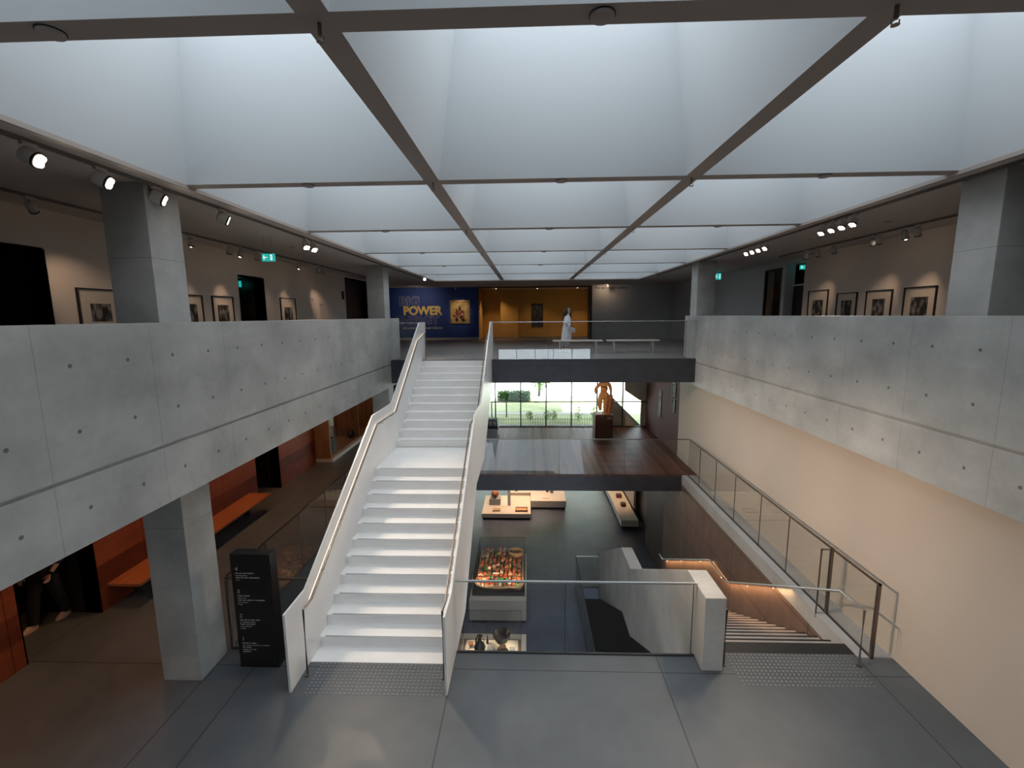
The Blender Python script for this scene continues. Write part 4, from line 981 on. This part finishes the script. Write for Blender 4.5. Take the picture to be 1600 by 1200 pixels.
# square ornate black instrument case on turned legs
pn = thing('antique_piano', 'black ornate antique keyboard cabinet on turned legs, half hidden by the white stairs', 'piano', (-1.9, 16.6, 0))
m = MB(); m.box(-2.75, -1.06, 16.05, 16.75, .60, .72); m.build('under_frame', m_black, pn, bevel=.01)
m = MB(); m.box(-2.65, -1.12, 16.10, 16.75, .72, 1.06); m.build('keyboard_case', plain('dark_lacquer', (.03,.016,.010), .25), pn, bevel=.01)
B(-2.68, -1.06, 16.07, 16.76, 1.06, 1.09).build('case_top', plain('greyed_top', (.25,.24,.23), .4), pn)
m = MB(); m.box(-2.5, -1.12, 16.35, 16.75, 1.09, 1.36); m.build('upper_case', m_black, pn, bevel=.01)
m = MB()
for i in range(9): m.box(-2.46+i*.15, -2.36+i*.15, 16.33, 16.36, 1.13, 1.31)
for i in range(9): m.box(-2.46+i*.15, -2.36+i*.15, 16.40, 16.70, 1.36, 1.366)
m.build('fretwork', plain('grey_fretwork', (.22,.21,.20), .5), pn)
for x_ in (-2.6, -1.2):
    for y_ in (16.12, 16.66): MB().lathe((x_, y_, 0), [(.02,0),(.022,.1),(.035,.14),(.035,.2),(.05,.25),(.075,.45),(.06,.5),(.08,.55),(.08,.60)], 12).build('leg', m_black, pn, smooth=True)
# pictures on the red wall
for yc, w, z0, z1, lb in ((18.85, .55, .95, 2.05, 'tall black framed picture on the dark red wall, nearest the window'), (17.05, .42, 1.5, 2.0, 'lower small framed picture on the dark red wall'), (17.05, .42, 2.1, 2.6, 'upper small framed picture on the dark red wall')):
    t = thing('framed_picture', lb, 'picture', (5.43, yc, z0), 'pictures on the dark red wall')
    m = MB(); f = .03; a, b_ = 5.40, 5.43
    m.box(a, b_, yc-w/2, yc-w/2+f, z0, z1); m.box(a, b_, yc+w/2-f, yc+w/2, z0, z1); m.box(a, b_, yc-w/2, yc+w/2, z1-f, z1); m.box(a, b_, yc-w/2, yc+w/2, z0, z0+f); m.build('frame', m_frame, t)
    B(5.415, 5.428, yc-w/2+f, yc+w/2-f, z0+f, z1-f).build('mount', plain('dim_mount', (.14,.09,.07), .8), t)
    B(5.412, 5.415, yc-w*.27, yc+w*.27, z0+.12, z1-.12).build('print', photo_mat('print', yc, .02, .2), t)

# ================================================================== LOWEST GALLERY DISPLAYS
def plinth(name, label, x0, x1, y0, y1, z0, z1, gap=.10, mat=None, inset=.05, cat='plinth'):
    t = thing(name, label, cat, ((x0+x1)/2, (y0+y1)/2, z0))
    B(x0, x1, y0, y1, z0+gap, z1).build('plinth_body', mat or m_plinth, t, bevel=.004)
    B(x0+inset, x1-inset, y0+inset, y1-inset, z0, z0+gap).build('recessed_base', m_channel, t)
    return t
def vitrine(t, x0, x1, y0, y1, z0, z1):
    w = .006
    m = MB(); m.box(x0, x1, y0, y0+w, z0, z1); m.box(x0, x1, y1-w, y1, z0, z1); m.box(x0, x0+w, y0+w, y1-w, z0, z1); m.box(x1-w, x1, y0+w, y1-w, z0, z1); m.box(x0, x1, y0, y1, z1, z1+w)
    m.build('glass_cover', m_cglass, t)
    m = MB(); e = .006
    for (a, b_) in ((x0, y0), (x1-e, y0), (x0, y1-e), (x1-e, y1-e)): m.box(a, a+e, b_, b_+e, z0, z1+w)
    m.box(x0, x1, y1-e, y1, z1, z1+w+.002); m.box(x0, x0+e, y0, y1, z1, z1+w+.002); m.box(x1-e, x1, y0, y1, z1, z1+w+.002); m.box(x0, x1, y0, y0+e, z1, z1+w+.002)
    m.build('cover_edges', m_channel, t)
ZP = -3.72
t = plinth('display_case', 'large glass display case on a pale plinth holding the toy-brick city model', -1.87, -.07, 13.27, 16.2, Z2, ZP, cat='display case')
vitrine(t, -1.80, -.12, 13.51, 16.12, ZP, -3.05)
B(-1.79, -.13, 13.52, 16.11, ZP, ZP+.10).build('display_deck', m_channel, t)
for xx_ in (-1.6, -.3): spot_light('lamp_light', t, (xx_, 13.6, -3.08), (-.95, 15.0, ZP), 55, 120, (1, .84, .66))  # unseen spots added under the glass cover to brighten the city model
# the brick city
cm = thing('city_model', 'colourful toy-brick model of an ancient walled city with red roofs and a round amphitheatre', 'model', (-.97, 14.8, ZP+.10))
zb = ZP+.10; cx0, cx1, cy0, cy1 = -1.72, -.19, 13.64, 16.04
m = MB(); m.prism([(cx0+.0, cy0+.25), (cx0+.25, cy0+.06), (cx0+.7, cy0+.0), (cx0+1.1, cy0+.05), (cx1-.1, cy0+.0), (cx1, cy0+.2), (cx1, cy1), (cx0+.1, cy1)], zb, zb+.06, 'z'); m.build('model_base', plain('model_rock', (.22,.14,.08), .8, var=.4, scale=14), cm)
cols = {'red': (.62,.11,.03), 'brown': (.30,.12,.06), 'tan': (.66,.42,.23), 'dark': (.05,.04,.03), 'cream': (.85,.66,.48), 'green': (.02,.28,.05)}
cm_m = {k: plain('brick_'+k, v, .35) for k, v in cols.items()}
blds = {k: MB() for k in cols}
for i in range(10):
    for j in range(15):
        bx_, by_ = cx0+.05+i*.142, cy0+.16+j*.156
        if bx_ > -.84 and by_ > 15.45: continue
        if i == 3 and j % 3: continue
        if random.random() < .08: continue
        w_, d_, hh = random.uniform(.07,.135), random.uniform(.07,.14), random.uniform(.04,.14)
        body = random.choice(['brown','tan','brown','cream','dark'])
        roof = random.choice(['red','red','red','brown','tan','red','dark'] if j > 2 else ['red','red','brown','tan','cream'])
        blds[body].box(bx_, bx_+w_, by_, by_+d_, zb+.06, zb+.06+hh)
        # pitched roof
        blds[roof].prism([(bx_-.003, zb+.06+hh), (bx_+w_+.003, zb+.06+hh), (bx_+w_/2, zb+.06+hh+.035)], by_, by_+d_, 'y')
for gx, gy in ((-1.0, 13.95), (-.9, 13.95), (-.75, 13.97)): blds['green'].box(gx, gx+.08, gy, gy+.1, zb+.07, zb+.19)
for _ in range(26): 
    gx, gy = random.uniform(cx0+.05, cx1-.05), random.uniform(cy0+.1, cy1-.05); blds['green'].lathe((gx, gy, zb+.06), [(.02,0),(.03,.06),(.0,.15)], 7)
for k, mbb in blds.items():
    o = mbb.build('tiny_'+k+'_buildings' if k != 'green' else 'tiny_trees', cm_m[k], cm); o['kind'] = 'stuff'
m = MB()
pp = [(cx0, cy1), (cx0+.02, cy0+.9), (cx0-.02, cy0+.25), (cx0+.25, cy0+.04), (cx0+.7, cy0-.02), (cx0+1.1, cy0+.04), (cx1-.08, cy0-.02), (cx1+.01, cy0+.2), (cx1, cy1)]
m.tube([(a, b_, zb+.09) for a, b_ in pp], .022, 4); m.build('city_wall', cm_m['tan'], cm)
m = MB(); m.bm.verts.ensure_lookup_table()
ac = (-.46, 15.80)
def ering(mb, rx, ry, z): return [mb.bm.verts.new((ac[0]+rx*math.cos(2*math.pi*i/28), ac[1]+ry*math.sin(2*math.pi*i/28), z)) for i in range(28)]
rs = [ering(m, .26, .22, zb+.06), ering(m, .28, .24, zb+.22), ering(m, .24, .20, zb+.22), ering(m, .12, .09, zb+.10)]
for a, b_ in zip(rs, rs[1:]): m.bridge(a, b_)
m._f(rs[-1]); m.build('amphitheatre', plain('brick_amphitheatre', (.72,.42,.22), .5), cm, smooth=False)
m = MB()
for k in range(9): m.box(-1.6+.03*k, -1.585+.03*k, 15.6+.035*k, 15.62+.035*k, zb+.06, zb+.2)
m.box(-1.2, -.98, 14.35, 14.38, zb+.15, zb+.19); m.box(-1.21, -1.19, 14.1, 14.38, zb+.15, zb+.19); m.build('pale_colonnades', cm_m['cream'], cm)

t = plinth('display_case', 'glass display case on a pale plinth holding black pottery vessels', -1.88, -.07, 8.8, 11.75, Z2, ZP, cat='display case')
vitrine(t, -1.80, -.19, 8.95, 11.55, ZP, -2.87)
for xx_ in (-1.7, -.3): spot_light('lamp_light', t, (xx_, 11.3, -2.96), (-1.0, 10.5, ZP), 42, 130, (1, .82, .6))  # two spots without fixtures, added inside this case to brighten the pottery
m = MB(); m.box(-1.78, -.21, 8.97, 11.53, ZP, ZP+.004); m.build('dark_border', plain('tray_border', (.20,.15,.11), .7), t)
m = MB(); m.box(-1.70, -.29, 9.05, 11.46, ZP+.004, ZP+.03); m.build('display_tray', plain('cream_tray', (.80,.70,.55), .7), t)
def pot(name, label, x, y, prof, mat=m_pot, z=ZP+.03, cat='vessel', handles=None, n=20):
    t_ = thing(name, label, cat, (x, y, z), None)
    MB().lathe((x, y, z), prof, n).build('vessel_body', mat, t_, smooth=True)
    if handles:
        for s in (-1, 1): MB().tube([(x+s*handles[0], y, z+handles[1]), (x+s*(handles[0]+.05), y, z+(handles[1]+handles[2])/2), (x+s*handles[0], y, z+handles[2])], .010, 8).build('handle', mat, t_, smooth=True)
pot('krater_bowl', 'large black open-mouthed bowl on a foot in the nearer display case', -.72, 11.12, [(.12,0),(.10,.03),(.05,.06),(.06,.15),(.15,.24),(.20,.34),(.22,.42),(.245,.46),(.22,.46),(.20,.42),(.13,.30),(.02,.27)], handles=(.18,.28,.40))
pot('black_amphora', 'dark narrow-necked jar beside the figurines in the nearer display case', -1.28, 10.88, [(.07,0),(.05,.03),(.13,.14),(.15,.24),(.11,.34),(.05,.42),(.05,.52),(.08,.55),(.0,.55)], handles=(.07,.34,.48))
pot('brown_jug', 'brown handled jug in front of the black bowl in the nearer display case', -.66, 10.72, [(.08,0),(.06,.02),(.13,.12),(.14,.24),(.08,.34),(.06,.38),(.08,.40),(.0,.39)], plain('brown_clay', (.13,.06,.04), .5), handles=(.10,.16,.34))
pot('small_red_cup', 'small red-brown cup at the left of the nearer display case', -1.56, 11.2, [(.03,0),(.03,.02),(.06,.06),(.07,.10),(.06,.10),(.0,.03)], m_terra)
pot('small_figurine', 'small dark standing figurine behind the jar in the nearer display case', -1.42, 11.3, [(.03,0),(.035,.05),(.02,.10),(.03,.14),(.02,.18),(.0,.2)], plain('dark_red_clay', (.16,.04,.03), .5))
pot('slim_bottle', 'slim dark bottle at the back of the nearer display case', -1.12, 11.32, [(.03,0),(.035,.08),(.02,.14),(.015,.2),(.02,.22),(.0,.22)])
pot('small_dark_lamp', 'small dark clay lamp at the far left of the nearer display case', -1.56, 10.95, [(.04,0),(.06,.03),(.04,.05),(.0,.05)], m_terra)
tag(B(-1.10, -.92, 10.7, 11.1, ZP+.03, ZP+.14).build('grey_block', m_stone), 'grey display block between the jar and the jug in the nearer display case', 'block')
tag(B(-.52, -.36, 10.95, 11.2, ZP+.031, ZP+.036).build('caption_tablet', m_stone), 'pale caption tablet at the right of the nearer display case', 'caption')

t = plinth('low_plinth', 'low pale plinth with a round terracotta head, in the lowest gallery', -2.22, .11, 20.74, 23.0, Z2, Z2+.30)
tag(B(-1.92, -1.38, 21.75, 22.15, Z2+.30, Z2+.62).build('stone_block', m_stone, bevel=.01), 'grey stone block under the round terracotta head', 'block')
m = MB(); m.ball((-1.65, 21.95, Z2+.815), .19, .16, .19, 20); hd = m.build('terracotta_head', m_terra, smooth=True); tag(hd, 'round terracotta head on a grey block on the low plinth', 'sculpture')
m = MB(); m.ball((-1.62, 21.80, Z2+.77), .04, .03, .05, 10); m.build('open_mouth', m_pot, hd)
hd.children[0].location -= hd.location - Vector((0,0,0)) if False else Vector((0,0,0))
tag(B(-1.70, -1.35, 21.0, 21.25, Z2+.30, Z2+.36).build('small_slab', plain('tan_slab', (.50,.36,.22), .8)), 'small tan slab lying at the front of the low plinth', 'slab')
t = thing('relief_tablet', 'framed terracotta relief lying at the front right of the low plinth', 'relief', (-.32, 21.15, Z2+.30))
m = MB(); m.box(-.62, -.03, 20.98, 21.02, Z2+.30, Z2+.37); m.box(-.62, -.03, 21.36, 21.40, Z2+.30, Z2+.37); m.box(-.62, -.58, 21.02, 21.36, Z2+.30, Z2+.37); m.box(-.07, -.03, 21.02, 21.36, Z2+.30, Z2+.37); m.build('relief_frame', plain('brown_relief_frame', (.22,.12,.07), .7), t)
B(-.58, -.07, 21.02, 21.36, Z2+.30, Z2+.34).build('relief_panel', plain('orange_relief', (.70,.38,.18), .8, var=.3, scale=14, bump=.5), t)
tag(B(-1.02, -.88, 21.7, 21.84, Z2+.30, Z2+1.35).build('white_post', m_white), 'slim white post standing on the low plinth', 'post')
t = plinth('low_plinth', 'long pale plinth with small dark objects behind the low plinth, in the lowest gallery', -1.05, 1.89, 21.98+.0, 24.2, Z2, Z2+.44) if False else plinth('low_plinth', 'long pale plinth with small dark objects behind the low plinth, in the lowest gallery', .13, 1.89, 21.97, 24.4, Z2, Z2+.44)
t = plinth('low_plinth', 'pale plinth with slim dark figures, directly behind the low plinth', -1.0, .12, 23.05, 24.4, Z2, Z2+.44)
for (x_, y_, h_, lb) in ((-.62, 23.3, .45, 'tall dark red figure at the left of the rear plinth'), (-.25, 23.6, .35, 'slim dark figure second from the left on the rear plinth'), (.2+.05, 23.6, .35, 'slim dark figure in the middle of the rear plinth'), (1.0, 23.2, .32, 'dark curved object in the amber light on the rear plinth')):
    t_ = thing('small_sculpture', lb, 'sculpture', (x_, y_, Z2+.44))
    MB().tube([(x_, y_, Z2+.46), (x_+.03, y_, Z2+.44+h_*.5), (x_-.02, y_, Z2+.44+h_)], [.05, .07, .04], 10).build('figure', m_pot, t_, smooth=True)
    MB().lathe((x_, y_, Z2+.44), [(.07, 0), (.07, .02)], 12).build('mount_disc', m_channel, t_)
tag(B(1.15, 1.30, 23.0, 23.15, Z2+.44, Z2+.85).build('grey_post', m_stone), 'short grey post at the right of the rear plinth', 'post')
tag(B(.70, 1.05, 22.25, 22.33, Z2+.44, Z2+.447).build('caption_strip', plain('gold_caption', (.55,.36,.14), .6)), 'thin ochre caption strip on the front of the rear plinth', 'caption')
t = plinth('long_plinth', 'long narrow pale plinth with small boxes against the right side of the lowest gallery', 4.2, 4.98, 19.9, 28.0, Z2, Z2+.40)
for k, (y_, w_) in enumerate(((21.5, .22), (22.6, .26), (23.9, .3), (25.4, .3))):
    t_ = thing('small_box', 'small dark red box on the long narrow plinth, %s from its near end' % ('first', 'second', 'third', 'fourth')[k], 'box', (4.62, y_, Z2+.40))
    B(4.62-w_/2, 4.62+w_/2, y_-.12, y_+.12, Z2+.40, Z2+.54).build('box_body', plain('dark_red_box', (.22,.06,.035), .5), t_, bevel=.006)
    B(4.62-w_/2, 4.62+w_/2, y_-.13, y_+.13, Z2+.54, Z2+.56).build('box_lid', plain('darker_lid', (.08,.03,.02), .5), t_)
struct(MB().box(5.05, 5.15, 21.2, 28.0, Z2+.4, -1.2).build('wall_lit_display', plain('pale_display_back', (.62,.46,.32), .7)))

# ================================================================== OUTSIDE THE WINDOW
struct(MB().box(-16, 16, 21.3, 40, -.45, -.30).build('floor_lawn', m_lawn))
struct(MB().box(-40, 40, 29.3, 80, -4.8, -4.65).build('floor_lower_terrace', m_paving))
struct(MB().box(-16, 16, 21.3, 22.6, -.30, -.285).box(-3.5, 8, 24.9, 25.6, -.30, -.285).box(-16, 16, 30.4, 40, -.30, -.285).build('floor_paving', m_paving))
def leafy(name, mat, c, sz, n, leaf, parent, seed=1, flat=False):
    rnd = random.Random(seed); m = MB()
    for _ in range(n):
        while True:
            p = Vector((rnd.uniform(-1,1), rnd.uniform(-1,1), rnd.uniform(-1,1)))
            if flat or .35 < p.length <= 1: break
        q = Vector((c[0]+p.x*sz[0], c[1]+p.y*sz[1], c[2]+p.z*sz[2]))
        a = Vector((rnd.uniform(-1,1), rnd.uniform(-1,1), rnd.uniform(-1,1))).normalized()*leaf; b_ = a.cross(Vector((rnd.uniform(-1,1), rnd.uniform(-1,1), 1))).normalized()*leaf*.6
        m._f([m.bm.verts.new(q-a), m.bm.verts.new(q+b_), m.bm.verts.new(q+a), m.bm.verts.new(q-b_)])
    return m.build(name, mat, parent)
h = thing('hedge', 'clipped green hedge on the lawn outside the window', 'hedge', (-.9, 29.3, -.3))
B(-1.8, .0, 29.0, 29.7, -.29, .22).build('stems', plain('hedge_core', (.02,.05,.015), .9), h)
leafy('foliage', m_hedge, (-.9, 29.35, 0), (1.05, .42, .32), 2600, .06, h, 3, True)
t = thing('tree', 'pale green tree beyond the hedge outside the window', 'tree', (.75, 30.8, -.3))
MB().tube([(.75,30.8,-.3), (.8,30.8,.8), (.7,30.9,2.4)], [.10,.08,.05], 8).build('trunk', m_bark, t)
leafy('crown', m_leaf, (.85, 30.8, 1.3), (.9, .8, 1.2), 900, .09, t, 5)
leafy('crown_top', m_leaf, (.6, 30.0, 2.6), (2.6, 1.6, .6), 1500, .10, t, 6)
# young plants along the fence
for k, (x_, y_) in enumerate(((.1, 23.4), (1.0, 23.6), (1.35, 23.5), (2.6, 23.3), (3.4, 23.4), (4.6, 23.0))):
    t = thing('young_shrub', 'young shrub behind the outdoor fence, %s from the left' % ('first', 'second', 'third', 'fourth', 'fifth', 'sixth')[k], 'shrub', (x_, y_, -.3), 'young shrubs behind the fence')
    MB().tube([(x_,y_,-.3), (x_+.02,y_,.1)], .012, 6).build('stem', m_bark, t)
    leafy('foliage', m_leaf, (x_, y_, .0+.1*(k > 2)), (.2, .2, .25+.15*(k > 2)), 120, .045, t, 10+k)
fn = thing('metal_fence', 'thin grey metal fence with upright bars outside the window', 'fence', (1.2, 22.1, -.3))
m = MB(); m.box(-3.0, 4.4, 22.09, 22.11, .08, .10); m.box(-3.0, 4.4, 22.09, 22.11, -.24, -.22); m.build('rails', m_fence, fn)
m = MB()
for i in range(62): m.box(-3.0+i*.12, -2.988+i*.12, 22.094, 22.106, -.28, .20)
m.build('bars', m_fence, fn)['kind'] = 'stuff'
for k, x_ in enumerate((-1.95, -1.15)):
    tag(MB().tube([(x_, 24.3, -.3), (x_, 24.3, .5)], .035, 10).build('bollard', m_fence), '%s grey bollard on the paving outside the window' % ('left', 'right')[k], 'bollard')
# outdoor ramp wall with sloping rail at the right of the window
rw = thing('ramp_wall', 'brown outdoor wall with a sloping metal coping beyond the statue', 'wall', (5.2, 21.9, -.3))
MB().prism([(3.95, -.3), (6.2, -.3), (6.2, -.9), (5.3, -.1), (4.0, 1.12), (3.95, 1.12)], 21.5, 21.7, 'y').build('wall_body', m_out, rw) if False else MB().prism([(3.6, -.28), (5.38, -.28), (4.0, 1.12), (3.6, 1.5)], 21.4, 21.6, 'y').build('wall_body', m_out, rw)
MB().prism([(3.6, 1.5), (5.38, -.28), (5.52, -.28), (3.6, 1.66)], 21.34, 21.64, 'y').build('sloping_coping', m_steel, rw)
ow = MB().prism([(4.45, 3.08), (4.45, 1.68), (5.12, 1.22), (5.20, 1.22), (5.20, 0), (5.42, 0), (5.42, 3.08)], 21.02, 21.1, 'y').build('outdoor_cladding', m_out); tag(ow, 'pale angled cladding panel framing the right end of the window', 'cladding')
